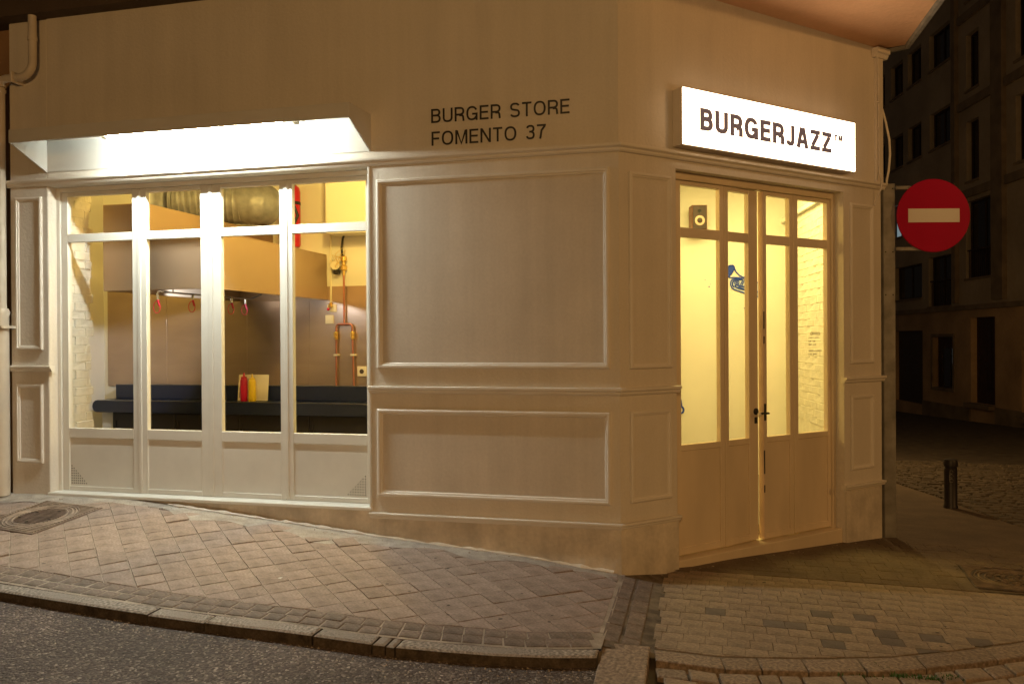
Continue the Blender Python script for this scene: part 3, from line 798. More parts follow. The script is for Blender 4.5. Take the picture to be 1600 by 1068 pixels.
# painted brick jamb left of the window: separate bricks, ragged inner end
jb = MB(); jb.box(FW, -5.0, -4.715, .36, .42, 0.1, 3.5); jb.box(FW, -5.0, -4.7165, .12, .36, .1, 2.95)
jamb = jb.build('brick_jamb', M['brick'], B)
bmesh_cache = []
for k in range(5):
    mbk = MB(); L_ = .235; hh = .0715
    mbk.box(FW, -.06, .012, 0, L_, 0, hh)
    me = mbk.mesh('brick', M['brick'], (0, 0, 0), bevel=.006, seg=2)
    for v in me.vertices:
        v.co += Vector((random.gauss(0, .002), random.gauss(0, .002), random.gauss(0, .0012)))
    bmesh_cache.append(me)
def put_brick(parent, loc, rz=0, sx=1.0):
    o = bpy.data.objects.new('brick', random.choice(bmesh_cache)); COL.objects.link(o); o.parent = parent
    o.location = Vector(loc)-wloc(parent); o.rotation_euler = (random.gauss(0, .006), random.gauss(0, .006), rz+random.gauss(0, .006)); o.scale = (1, sx, 1)
    return o
z = .30; r = 0
while z < 3.0:
    end = .435+.03*math.sin(r*1.7)+random.uniform(-.022, .022)
    y0 = .135
    first = .235 if r % 2 else .115
    put_brick(jamb, (-4.722+random.uniform(-.004, .004), y0, z), 0, first/.238)
    rest = end-y0-first-.006
    put_brick(jamb, (-4.722+random.uniform(-.004, .004), y0+first+.006, z), 0, max(.05, rest)/.238)
    z += .0735; r += 1

# painted brick side wall seen through the door
b0 = Vector((1.735, 1.965, 0)); b1 = Vector((1.45, 3.92, 0)); bd = (b1-b0).normalized(); bn = Vector((-bd.y, bd.x, 0))
mb = MB(); mb.prism([b0-bn*.0+Vector((0, 0, .1)), b1-bn*.0+Vector((0, 0, .1)), b1-bn*.0+Vector((0, 0, 3.5)), b0-bn*.0+Vector((0, 0, 3.5))], -bn*.08)
bw = mb.build('brick_wall', M['brick'], B)
ang = math.atan2(-bd.x, bd.y); z = .80; r = 0
while z < 3.36:
    t = .0+(.12 if r % 2 else 0)
    while t < (b1-b0).length-.05:
        p = b0+bd*t-bn*.006+bn*random.uniform(-.001, .0015)
        o = put_brick(bw, (p.x, p.y, z), ang+math.pi, 1); o.location = Vector((p.x, p.y, z))+bd*.235-wloc(bw)
        t += .2385
    z += .0735; r += 1
mb = MB()
q0 = b0+bn*.02; q1 = b1+bn*.02
mb.prism([q0+Vector((0, 0, 2.93)), q1+Vector((0, 0, 2.93)), q1+Vector((0, 0, 2.975)), q0+Vector((0, 0, 2.975))], bn*.03); mb.build('cable_trunking', M['white'], B)

# ---- shop window (outer frame > leaves, panes, lower panels)
FO = -.10
fr = MB()
fr.box(FA, -4.742, -4.705, FO-.09, FO+.012, .392, 2.945); fr.box(FA, -1.873, -1.856, FO-.06, .012, .392, 2.945)
fr.box(FA, -4.705, -1.873, FO-.06, FO+.012, 2.905, 2.945)
win = fr.build('shop_window', M['frame'], B, bevel=.003)
mb = MB(); mb.box(FA, -4.75, -1.852, -.12, .022, .372, .398); mb.build('sill', M['frame'], win, bevel=.004)
mb = MB(); mb.box(FA, -4.744, -4.7415, -.10, -.002, .40, 2.945); mb.build('reveal_lining', M['trim'], win)
leaves = [(-4.703, -3.944, -4.641, -4.010), (-3.940, -3.281, -3.877, -3.371), (-3.277, -2.613, -3.186, -2.666), (-2.609, -1.875, -2.556, -1.936)]
ZB, ZP0, ZP1, ZG0, ZG1, ZT0, ZT1, ZE = .40, .435, .845, .925, 2.485, 2.553, 2.872, 2.903
PB = [(0, 0), (0, -.003), (.004, -.007), (.004, -.010)]
for a, b_, p, q in leaves:
    mb = MB(); o0, o1 = FO-.045, FO
    mb.box(FA, a, p, o0, o1, ZB, ZE); mb.box(FA, q, b_, o0, o1, ZB, ZE)
    for z0, z1 in ((ZB, ZP0), (ZP1, ZG0), (ZG1, ZT0), (ZT1, ZE)): mb.box(FA, p, q, o0, o1-.0005, z0, z1)
    mb.build('window_leaf', M['frame'], win, bevel=.0025)
    mb = MB(); mb.molding(FA, p, q, ZP0, ZP1, PB, FO); mb.box(FA, p+.004, q-.004, FO-.04, FO-.0095, ZP0+.004, ZP1-.004); mb.build('lower_panel', M['frame'], win)
    for z0, z1 in ((ZG0, ZG1), (ZT0, ZT1)):
        mb = MB(); mb.add([FA(p-.004, FO-.03, z0-.004), FA(q+.004, FO-.03, z0-.004), FA(q+.004, FO-.03, z1+.004), FA(p-.004, FO-.03, z1+.004)], [(0, 1, 2, 3)])
        mb.build('pane', M['glass'], win)
for c_ in (-3.942, -3.279, -2.611):
    mb = MB(); wd = .02 if c_ != -3.279 else .028
    mb.box(FA, c_-wd/2-.006, c_+wd/2+.006, FO-.002, FO+.008, ZB+.01, ZE-.004); mb.build('cover_strip', M['frame'], win, bevel=.003)
# ventilation holes: two triangles of drilled holes
mb = MB()
for (u0, sgn) in ((-4.622, 1), (-1.957, -1)):
    for i in range(8):
        for j in range(8-i):
            c = FA(u0+sgn*i*.0205, FO-.009, .462+j*.0205)
            mb.lathe(c, [(.0050, 0), (.0050, .0012)], 6, (0, -1, 0))
o = mb.build('vent_holes', M['hole'], win); o['kind'] = 'stuff'

# ---- corner door (frame > four leaves, panes, ironmongery)
DO = -.10
fr = MB()
fr.box(FB, .53, .578, DO-.06, DO+.02, -.02, 2.885); fr.box(FB, 2.402, 2.442, DO-.06, DO+.02, -.04, 2.885); fr.box(FB, .578, 2.402, DO-.06, DO+.02, 2.832, 2.885)
door = fr.build('door_frame', M['door'], B, bevel=.004)
mb = MB(); mb.box(FB, .525, 2.445, -.34, -.02, -.3, .012); mb.build('threshold', M['door'], door, bevel=.006)
dl = [(.582, 1.124, .670, 1.078), (1.131, 1.530, 1.174, 1.420), (1.563, 1.924, 1.602, 1.880), (1.932, 2.397, 1.983, 2.360)]
AJ = R(4.0); u2 = FB.u*math.cos(AJ)-FB.o*math.sin(AJ); o2 = FB.o*math.cos(AJ)+FB.u*math.sin(AJ)
FJ = Frame(FB(1.130, DO, 0)-u2*1.130-o2*DO, u2, o2)      # this leaf stands slightly ajar, swung inwards
FBk = FB
for i, (a, b_, p, q) in enumerate(dl):
    FB = FJ if i == 1 else FBk
    mb = MB(); o0, o1 = DO-.045, DO
    zb, zt = .022, 2.828
    zz = (.80, .847, 2.408, 2.480, 2.799)
    mb.box(FB, a, p, o0, o1, zb, zt); mb.box(FB, q, b_, o0, o1, zb, zt)
    mb.box(FB, p, q, o0, o1-.0005, zb, .075); mb.box(FB, p, q, o0, o1-.0005, zz[0], zz[1]); mb.box(FB, p, q, o0, o1-.0005, zz[2], zz[3]); mb.box(FB, p, q, o0, o1-.0005, zz[4], zt)
    mb.build('door_leaf', M['door'], door, bevel=.003)
    mb = MB(); mb.box(FB, p-.002, q+.002, o0+.008, o1-.012, .07, .803); mb.build('lower_panel', M['door'], door)
    for z0, z1 in ((zz[1], zz[2]), (zz[3], zz[4])):
        mb = MB(); mb.add([FB(p-.004, DO-.028, z0-.004), FB(q+.004, DO-.028, z0-.004), FB(q+.004, DO-.028, z1+.004), FB(p-.004, DO-.028, z1+.004)], [(0, 1, 2, 3)])
        mb.build('pane', M['glass'], door)
FB = FBk
mb = MB(); mb.box(FB, 1.555, 1.5625, DO-.047, DO+.003, .024, 2.826); mb.build('edge_strip', M['litstrip'], door, bevel=.001)
mb = MB()
mb.lathe(FJ(1.497, DO, 1.055), [(.027, 0), (.027, .008), (.02, .011)], 16, FJ.o); mb.box(FJ, 1.482, 1.512, DO, DO+.006, .96, 1.01)
mb.box(FB, 1.563, 1.581, DO, DO+.008, .98, 1.115)
mb.tube([FJ(1.497, DO+.0, 1.04), FJ(1.497, DO+.05, 1.04)], .009, 10); mb.tube([FJ(1.492, DO+.05, 1.04), FJ(1.52, DO+.052, 1.041), FJ(1.60, DO+.05, 1.038)], .0085, 10)
mb.build('door_handle', M['black'], door, smooth=True)
mb = MB(); mb.lathe(FJ(1.478, DO+.045, 1.035), [(.004, -.004), (.016, 0), (.019, .008), (.012, .017), (.002, .019)], 14, FJ.o); mb.build('door_knob', M['ivory'], door, smooth=True)
mb = MB()
for z0, z1 in ((1.72, 1.86), (1.60, 1.66), (.55, .74), (.40, .46)): mb.box(FB, 1.5565, 1.570, DO+.0035, DO+.007, z0, z1)
mb.build('lock_plate', M['black'], door, bevel=.002)

# ---- lettering on the wall and on the glass
wl = thing('wall_lettering', 'black painted capital lettering in two lines on the cream wall above the panels', 'lettering', FA(-1.37, 0, 3.07))
for body, u0, u1, z0, z1 in (('BURGER STORE', -1.368, -.341, 3.236, 3.338), ('FOMENTO 37', -1.366, -.512, 3.070, 3.172)):
    for b_ in capitals(body, FA, u0, u1, z0, z1, .001, .005, .125, .15): b_.build('letter', M['letter'], wl)

# ---- light box sign over the door
S0, S1, SZ0, SZ1, SD = .500, 2.452, 3.036, 3.448, .112
sign = thing('light_box_sign', 'glowing white light box sign with dark capital letters over the corner door', 'sign', FB(S0, 0, SZ0))
mb = MB()
mb.box(FB, S0, S1, .002, SD-.010, SZ0, SZ1); mb.build('case', M['signcase'], sign, bevel=.003)
mb = MB(); mb.box(FB, S0+.004, S1-.004, SD-.0095, SD, SZ0+.004, SZ1-.004); mb.build('face', M['signface'], sign)
for z in (3.165, 3.310):
    mb = MB(); mb.box(FB, S0+.005, S1-.005, SD+.0004, SD+.0016, z-.0018, z+.0018); mb.build('divider_rail', M['signcase'], sign)
for b_ in capitals('BURGERJAZZ', FB, .664, 2.136, 3.156, 3.319, SD+.002, .003, .215, .12): b_.build('letter', M['signletter'], sign)
for b_ in capitals('TM', FB, 2.170, 2.280, 3.262, 3.316, SD+.002, .002, .26, .16): b_.build('small_letter', M['signletter'], sign)

# ---- hours on the glass
hr = MB()
for body, u0, u1, z0, z1 in (('ORARIO', 2.170, 2.290, 1.668, 1.694), ('LUNES A JUEVES', 2.144, 2.284, 1.636, 1.650), ('13:00 - 16:00', 2.144, 2.232, 1.609, 1.622), ('20:00 - 23:30', 2.144, 2.240, 1.581, 1.595),
                             ('VIERNES A DOMINGO', 2.144, 2.318, 1.527, 1.541), ('13:00 - 00:00', 2.144, 2.248, 1.499, 1.513)):
    for b_ in place_text(body, FB, u0, u1, z0, z1, DO-.026, .0008): hr.add(b_.v, b_.f)
solo(hr, 'opening_hours', M['print'], 'small black opening hours lettering stuck on the rightmost door pane', 'lettering', FB(2.14, DO-.026, 1.5))

# ---- light canopy over the window
cz0, cz1, cd = 3.218, 3.322, .375
can = thing('light_canopy', 'cream sheet metal light canopy mounted on the wall over the shop window', 'canopy', FA(-3.3, 0, 3.06))
mb = MB(); c0, c1 = -4.752, -1.845
mb.box(FA, c0, c1, cd-.012, cd, cz0, cz1); mb.build('front_fascia', M['canopy'], can, bevel=.002)
mb = MB(); mb.prism([FA(c0+.001, cd-.0125, cz1), FA(c0+.001, .003, cz1+.012), FA(c0+.001, .003, cz1), FA(c0+.001, cd-.0125, cz1-.012)], FA.u*(c1-c0-.002)); mb.build('top_sheet', M['canopy'], can)
for u in (c0, c1-.012):
    mb = MB(); mb.prism([FA(u, cd-.0125, cz0), FA(u, cd-.0125, cz1-.0125), FA(u, .002, cz1-.0005), FA(u, .002, 3.058)], FA.u*.012); mb.build('side_cheek', M['canopy'], can)
mb = MB(); mb.box(FA, c0+.013, c1-.013, .002, .006, 3.06, cz1-.013); mb.build('back_sheet', M['canopy'], can)
tl = thing('fluorescent_lamp', 'bright white fluorescent tube lamp fixed inside the canopy over the window', 'lamp', FA(-3.08, .30, 3.23))
mb = MB(); mb.box(FA, -3.93, -2.26, .275, .335, 3.272, 3.304); mb.build('housing', M['ivory'], tl, bevel=.004)
mb = MB(); mb.tube([FA(-3.89, .305, 3.246), FA(-2.42, .305, 3.246)], .019, 14); mb.build('tube', M['tube'], tl, smooth=True)
for u in (-3.915, -2.295):
    mb = MB(); mb.box(FA, u-.018, u+.018, .28, .33, 3.214, 3.2715); mb.build('end_holder', M['ivory'], tl, bevel=.004)
mb = MB(); mb.tube([FA(-2.255, .318, 3.25), FA(-2.225, .33, 3.222), FA(-2.205, .335, 3.228), FA(-2.19, .335, 3.245)], .004, 6); mb.build('wire', M['ivory'], tl)

# ---- drain pipe at the left edge
dp = thing('drain_pipe', 'cream drain pipe with an elbow running down the left edge of the shop front', 'pipe', (-5.14, -.10, .37))
def arc(c, r, a0, a1, n, ax='xz'):
    return [Vector((c[0]+r*math.cos(R(a0+(a1-a0)*i/n)), c[1], c[2]+r*math.sin(R(a0+(a1-a0)*i/n)))) for i in range(n+1)]
px_, py_ = -4.80, -.085
pth = [Vector((px_, py_, 6.5)), Vector((px_, py_, 3.96))]+arc((px_-.12, py_, 3.96), .12, 0, -90, 8)+[Vector((-5.02, py_, 3.84))]+arc((-5.06, py_, 3.76), .08, 90, 180, 6)
mb = MB(); mb.tube(pth, .032, 16); mb.build('upper_pipe', M['pipe'], dp, smooth=True)
mb = MB(); mb.tube([(-5.14, py_, 3.77), (-5.14, py_, 1.9)], .045, 16); mb.build('lower_pipe', M['pipe'], dp, smooth=True)
mb = MB(); mb.tube([(-5.145, py_, 1.93), (-5.145, py_, 1.90), (-5.145, py_, 1.86), (-5.145, py_, .372)], [.060, .072, .064, .064], 18); mb.build('iron_boot', M['pipe'], dp, smooth=True)
for z in (3.785, 3.74): mb = MB(); mb.tube([(-5.14, py_, z-.012), (-5.14, py_, z+.012)], .052, 16); mb.build('collar', M['pipe'], dp, smooth=True)
mb = MB(); mb.tube([(px_, py_, 4.13), (px_, py_, 4.16)], .037, 16); mb.build('collar', M['pipe'], dp, smooth=True)
mb = MB(); mb.box(FW, -4.99, -4.97, py_-.042, .0, 3.795, 3.885); mb.build('bracket', M['pipe'], dp, bevel=.004)
mb = MB(); mb.box(FW, -5.21, -5.055, py_-.07, py_+.07, 1.765, 1.785); mb.tube([(-5.06, py_-.07, 1.775), (-5.045, py_-.075, 1.775)], .012, 8); mb.build('bracket', M['pipe'], dp)
nb = thing('neighbour_building', 'dark ochre rendered neighbouring building at the left edge of the shop', 'building', (-7, .2, .37))
mb = MB(); mb.box(FW, -12, -5.126, .12, .4, -.2, 9); mb.build('wall', M['ochre'], nb)
mb = MB(); mb.box(FW, -5.75, -5.32, .06, .119, 1.2, 3.2); mb.build('shutter', M['darkwood'], nb, bevel=.01)

# ---- cables at the far edge of the chamfer wall
mb = MB()
mb.tube([FB(2.883, .03, 4.12), FB(2.890, .03, 3.9), FB(2.892, .03, 3.6), FB(2.897, .03, 3.35), FB(2.898, .03, 3.1), FB(2.892, .058, 3.02), FB(2.885, .06, 2.95), FB(2.872, .02, 2.86), FB(2.855, .012, 2.80)], .007, 8)
mb.box(FB, 2.878, 2.902, .022, .042, 3.70, 3.715); mb.box(FB, 2.884, 2.908, .022, .042, 3.48, 3.495)
solo(mb, 'wall_cable', M['wall'], 'painted cable clipped straight down the far edge of the corner wall', 'cable', FB(2.89, .03, 2.8), smooth=True)
mb = MB()
mb.tube([FB(2.974, .01, 3.66), FB(3.01, .02, 3.55), FB(3.045, .03, 3.40), FB(3.055, .03, 3.27), FB(3.035, .03, 3.12), FB(2.99, .04, 3.03), FB(2.975, .05, 2.99)], .0095, 8)
solo(mb, 'loop_cable', M['ivory'], 'pale slack cable hanging in a loose bow off the wall edge above the sign post', 'cable', FB(3.0, .03, 2.99), smooth=True)

# ---- no entry sign
pz = H(2.2, 2.16)
ps = thing('no_entry_sign', 'round red no entry sign with white bar on a galvanised post', 'road sign', (2.160, 2.137, pz))
PF = Frame((2.160, 2.137, 0), tuple(rt), tuple(-Vector((fw.x, fw.y, 0)).normalized()))
mb = MB(); mb.box(PF, -.052, .052, -.03, .03, pz-.1, 3.005); mb.build('post', M['galv'], ps, bevel=.004)
mb = MB()
for z in (2.02, 2.40, 2.96):
    for u in (-.035, .03): mb.lathe(PF(u, .0305, z), [(.006, 0), (.006, .001)], 8, PF.o)
mb.build('bolt_hole', M['hole'], ps)
dc = PF(.375, .06, 2.715); rr = .322
mb = MB(); mb.lathe(dc, [(rr-.006, -.012), (rr, -.012), (rr, .004), (rr-.005, .006)], 64, PF.o); mb.build('disc', M['signred'], ps)
mb = MB(); mb.box(PF, .375-.226, .375+.226, .0665, .0685, 2.715-.060, 2.715+.060); mb.build('white_bar', M['signwhite'], ps)
for z in (2.965, 2.425):
    mb = MB(); mb.box(PF, .0525, .40, .02, .045, z-.016, z+.016); mb.build('bracket', M['galv'], ps, bevel=.003)

# ---- bollard
bx, by = 3.29, 4.5; bz = H(bx, by)
bo = thing('bollard', 'short black cast iron bollard at the edge of the dark side street', 'bollard', (bx, by, bz))
bh = .56
mb = MB(); mb.lathe((bx, by, bz-.02), [(.075, 0), (.074, .05), (.068, .06), (.068, bh-.08), (.062, bh-.075), (.062, bh-.065), (.074, bh-.06), (.074, bh-.015), (.066, bh+.015), (.03, bh+.022), (.0, bh+.023)], 24, cap=False); mb.build('body', M['bollard'], bo, smooth=True)
mb = MB()
dcm = (Vector((cam.location.x, cam.location.y, 0))-Vector((bx, by, 0))).normalized(); ts = Vector((-dcm.y, dcm.x, 0))
def bp(a, z): 
    return Vector((bx, by, bz))+(dcm*math.cos(a)+ts*math.sin(a))*.0695+Vector((0, 0, z))
for zc in (.42, .375, .325):
    mb.tube([bp(.12+.26*math.cos(t*.7), zc+.02*math.sin(t*.7)) for t in range(0, 9)], .0022, 5)
mb.tube([bp(-.1, .44), bp(-.18, .36), bp(-.1, .30)], .0022, 5); mb.build('emblem', M['galv'], bo)

# ---- manhole covers
def manhole(s, fz, label, ridges, group, irn):
    cx, cy, a, sz = s; z0 = fz(cx, cy)
    root = thing('manhole_cover', label, 'manhole cover', (cx, cy, z0), group)
    e = .02; gx = (fz(cx+e, cy)-fz(cx-e, cy))/(2*e); gy = (fz(cx, cy+e)-fz(cx, cy-e))/(2*e)
    def pt(u, v, h):
        x = cx+u*math.cos(a)-v*math.sin(a); y = cy+u*math.sin(a)+v*math.cos(a)
        return Vector((x, y, z0+gx*(x-cx)+gy*(y-cy)+.008+h))
    h = sz/2; rc = sz*.43; n = 48
    # square frame with a round opening
    mb = MB(); vs = []; fs = []
    for i in range(n):
        t = 2*math.pi*i/n; c, s_ = math.cos(t), math.sin(t); k = h/max(abs(c), abs(s_))
        vs += [pt(c*k, s_*k, 0), pt(c*rc, s_*rc, 0), pt(c*k, s_*k, -.03), pt(c*rc, s_*rc, -.03)]
    for i in range(n):
        j = (i+1) % n; fs += [(4*i, 4*j, 4*j+1, 4*i+1), (4*i, 4*i+2, 4*j+2, 4*j), (4*i+1, 4*j+1, 4*j+3, 4*i+3)]
    mb.add(vs, fs); mb.build('frame', M[irn], root)
    mb = MB(); rr = .012
    k = -h+.02
    while k < h-.01:                                        # ribs on the frame corners
        m_ = math.sqrt(max(0, (rc+.012)**2-k*k)) if abs(k) < rc+.012 else 0
        for sg in (-1, 1):
            u0, u1 = sorted((sg*max(m_, .0), sg*(h-.012)))
            if u1-u0 > .015:
                q = [pt(u0, k, .0002), pt(u1, k, .0002), pt(u1, k+.011, .0002), pt(u0, k+.011, .0002)]
                mb.prism(q, (0, 0, .005))
        k += .024
    mb.build('frame_rib', M[irn+'worn'], root)['kind'] = 'stuff'
    # lid: disc with raised rings and studs
    mb = MB(); ring = MB()
    mb.add([pt(0, 0, -.004)]+[pt(rc*.985*math.cos(2*math.pi*i/n), rc*.985*math.sin(2*math.pi*i/n), -.004) for i in range(n)], [(0, 1+i, 1+(i+1) % n) for i in range(n)])
    for r0, r1, hh in ((.93, .98, .003), (.83, .89, .003), (.70, .74, .002)):
        vs = []; fs = []
        for i in range(n):
            t = 2*math.pi*i/n
            for r_, z_ in ((r0, -.004), (r0+.01, hh), (r1-.01, hh), (r1, -.004)): vs.append(pt(rc*r_*math.cos(t), rc*r_*math.sin(t), z_))
        for i in range(n):
            for q in range(3): fs.append((4*i+q, 4*((i+1) % n)+q, 4*((i+1) % n)+q+1, 4*i+q+1))
        ring.add(vs, fs)
    lid = mb.build('lid', M[irn], root); ring.build('lid_ring', M[irn+'worn'], lid)
    mb = MB(); k = -.66*rc
    while k < .66*rc:
        m_ = math.sqrt((.66*rc)**2-k*k)
        if ridges == 'bars':
            mb.prism([pt(-m_, k, -.0035), pt(m_, k, -.0035), pt(m_, k+.009, -.0035), pt(-m_, k+.009, -.0035)], (0, 0, .005))
        else:
            u = -m_
            while u < m_-.03:
                if random.random() < .75: mb.prism([pt(u, k, -.0035), pt(u+.024, k, -.0035), pt(u+.03, k+.011, -.0035), pt(u+.006, k+.011, -.0035)], (0, 0, .006))
                u += .042
        k += .022
    mb.build('lid_rib', M[irn+'worn'] if irn == 'irondark' else M[irn], lid)['kind'] = 'stuff'
    mb = MB()
    for u, v in ((-.1, .05), (.05, .12), (.14, -.04), (.02, -.13), (-.12, -.08)):
        mb.lathe(pt(u, v, .0018), [(.014, 0), (.014, .0012)], 10)
    mb.build('lifting_hole', M['hole'], root)
manhole(MHL, HL, 'square framed iron manhole cover set in the red tiles by the shop window', 'bars', 'manhole covers', 'iron')
manhole(MHR, HR, 'dark patterned iron manhole cover in the pavement at the right edge', 'studs', 'manhole covers', 'irondark')

# ------------------------------------------------------------------ things inside
# steel backsplash panels on the kitchen wall
bs = thing('steel_backsplash', 'brown reflecting steel wall cladding behind the kitchen counter', 'wall panel', (-4.8, 2.6, 1.15))
xs_ = [-6.36, -5.55, -4.50, -3.72, -2.3]
for a, b_ in zip(xs_[:-1], xs_[1:]):
    mb = MB(); mb.box(FW, a+.001, b_-.001, 2.588, 2.597, 1.12, 2.245); mb.build('steel_panel', M['steel'], bs, bevel=.001)
# extractor hood
hd = thing('extractor_hood', 'large steel extractor hood hanging over the kitchen counter', 'extractor hood', (-4.0, 1.5, 2.09))
x0, x1, xm, y0, y1 = -4.59, -3.50, -4.16, .45, 2.585
mb = MB(); t_ = .012
mb.box(FW, x0, x1, y0, y0+t_, 2.095, 2.585); mb.box(FW, x0, x1, y1-t_, y1, 2.095, 2.585); mb.box(FW, x0, x0+t_, y0+t_, y1-t_, 2.095, 2.585); mb.box(FW, x1-t_, x1, y0+t_, y1-t_, 2.095, 2.585)
mb.box(FW, x0+.001, x1-.001, y0+.001, y1-.001, 2.585, 2.597)
mb.build('canopy_box', M['hood'], hd, bevel=.003)
mb = MB(); mb.box(FW, x0, xm, y0+.002, y1, 2.598, 2.855); mb.build('plenum_box', M['hood'], hd, bevel=.003)
mb = MB(); mb.box(FW, x0+.02, x1-.02, y0+.02, y1-.02, 2.34, 2.352); mb.build('inner_tray', M['blackcab'], hd)
k = y0+.10
while k < 2.2:
    mb = MB(); mb.box(FW, -4.35, -3.70, k, k+.44, 2.235, 2.25)
    f_ = mb.build('grease_filter', M['blackcab'], hd)
    mb = MB(); q = k+.03
    while q < k+.42: mb.box(FW, -4.33, -3.72, q, q+.018, 2.220, 2.2345); q += .04
    mb.build('filter_bar', M['hookmetal'], f_)['kind'] = 'stuff'
    k += .46
# rail with red hooks
rl = thing('hook_rail', 'thin chrome rail under the extractor hood', 'rail', (-3.96, 1.0, 2.07))
mb = MB(); mb.tube([(-3.96, .34, 2.045), (-3.96, .35, 2.07), (-3.96, .37, 2.074), (-3.96, 1.78, 2.074), (-3.955, 1.80, 2.08), (-3.93, 1.95, 2.13)], .0075, 8); mb.build('bar', M['hookmetal'], rl, smooth=True)
mb = MB(); 
for y in (.55, 1.25): mb.tube([(-3.96, y, 2.08), (-3.96, y, 2.13)], .006, 6)
mb.build('hanger', M['hookmetal'], rl)
for k, (y, lab) in enumerate(((.35, 'red looped hook at the near left end of the hood rail'), (.83, 'red looped hook second from the near end of the hood rail'), (1.45, 'red looped hook third along the hood rail, hanging left of the last one'), (1.69, 'red looped hook at the far right end of the hood rail'))):
    h_ = thing('rail_hook', lab, 'hook', (-3.96, y, 1.93), 'red hooks hanging under the hood')
    zt = 2.045 if k == 0 else 2.066
    mb = MB(); mb.tube([(-3.96, y, zt), (-3.96, y, zt-.045)], .011, 8); mb.build('clip', M['hookmetal'], h_)
    mb = MB(); mb.tube([(-3.96, y, zt-.043), (-3.952, y, zt-.07), (-3.945, y, zt-.10)], [.011, .010, .007], 8); mb.build('grip', M['hookred'], h_, smooth=True)
    mb = MB(); c = Vector((-3.97, y, zt-.105)); mb.tube([c+Vector((.033*math.sin(t), 0, .05*math.cos(t))) for t in [i*2*math.pi/20 for i in range(21)]], .0035, 6); mb.build('loop', M['hookred'], h_)
# duct
du = thing('flexible_duct', 'ribbed aluminium ventilation duct crossing above the extractor hood', 'duct', (-4.2, 1.7, 2.86))
path = []; rad = []
n = 64
for i in range(n+1):
    t = i/n
    if t < .72: p = Vector((-4.80+.62*t/.72, 1.75+.28*t/.72, 3.10))
    else:
        s_ = (t-.72)/.28; an = s_*R(80); p = Vector((-4.18+.16*math.sin(an), 2.03+.20*(1-math.cos(an)), 3.10))
    path.append(p); rad.append(.215+(.005 if i % 4 < 1 else -.002))
mb = MB(); mb.tube(path, rad, 28); mb.build('corrugated_tube', M['alu'], du, smooth=True)
mb = MB(); mb.lathe((-4.84, 1.73, 3.105), [(.21, 0), (.225, .005), (.225, .035), (.21, .04)], 28, (.91, .41, 0)); mb.build('end_collar', M['alu'], du)
mb = MB(); mb.lathe((-4.93, 1.63, 2.87), [(.14, -.02), (.14, .10), (.155, .105), (.155, .125), (.14, .13), (.14, .33)], 24); mb.build('riser', M['alu'], du, smooth=True)
mb = MB(); mb.tube([(-3.72, 2.3, 3.4), (-3.78, 2.3, 3.2), (-3.74, 2.3, 3.1), (-3.71, 2.32, 3.0), (-3.76, 2.32, 2.9), (-3.84, 2.3, 2.82)], .017, 8)
solo(mb, 'black_hose', M['black'], 'black cable drooping beside the ribbed duct above the hood', 'cable', (-3.76, 2.3, 2.82), smooth=True)
# fire extinguisher
fe = thing('fire_extinguisher', 'tall red cylinder with a black band strapped to the yellow kitchen wall', 'fire extinguisher', (-3.86, 2.46, 2.68))
c = (-3.865, 2.46, 2.68)
mb = MB(); mb.lathe(c, [(.09, 0), (.1, .02), (.1, .60), (.09, .65), (.05, .69), (.025, .70)], 24); mb.build('cylinder', M['red'], fe, smooth=True)
mb = MB(); mb.lathe((c[0], c[1], 3.14), [(.103, 0), (.103, .035)], 24); mb.build('strap', M['black'], fe)
mb = MB(); mb.tube([(c[0], c[1], 3.38), (c[0], c[1], 3.43)], .02, 10); mb.box(FW, c[0]-.02, c[0]+.02, 2.38, 2.47, 3.42, 3.435); mb.build('valve', M['black'], fe)
# counter
ct = thing('kitchen_counter', 'long navy counter with raised back ledge and dark cabinets in the kitchen', 'counter', (-4.2, 2.3, .1))
mb = MB()
pr = [Vector((-1.6, 2.22, .985)), Vector((-6.17, 2.22, .985))]
mb.prism([Vector((-6.17+.05*math.sin(a)*-1.2, 2.18, .915+.068*math.cos(a))) for a in [i*math.pi/8 for i in range(9)]]+[Vector((-1.6, 2.18, .847)), Vector((-1.6, 2.18, .983))], (0, .40, 0)); mb.build('worktop', M['navy'], ct, bevel=.006, seg=2)
mb = MB(); mb.box(FW, -6.13, -1.6, 2.44, 2.586, .985, 1.148); mb.build('back_ledge', M['navy'], ct, bevel=.006, seg=2)
mb = MB(); mb.box(FW, -6.12, -1.61, 2.436, 2.444, 1.145, 1.1525); mb.build('ledge_edge', M['navyedge'], ct)
mb = MB(); mb.box(FW, -6.16, -1.61, 2.1755, 2.183, .980, .9875); mb.build('worktop_edge', M['navyedge'], ct)
xs_ = [-6.02, -5.2, -4.4, -3.55, -2.7, -1.62]
for a, b_ in zip(xs_[:-1], xs_[1:]):
    mb = MB(); mb.box(FW, a+.004, b_-.004, 2.25, 2.58, .12, .84); d_ = mb.build('cabinet', M['blackcab'], ct, bevel=.005)
    mb = MB(); mb.box(FW, a+.04, a+.052, 2.236, 2.249, .62, .76); mb.build('pull', M['blackcab'], d_)
mb = MB(); mb.box(FW, -6.17, -6.03, 2.27, 2.55, .1, .845); mb.build('counter_leg', M['white'], ct)
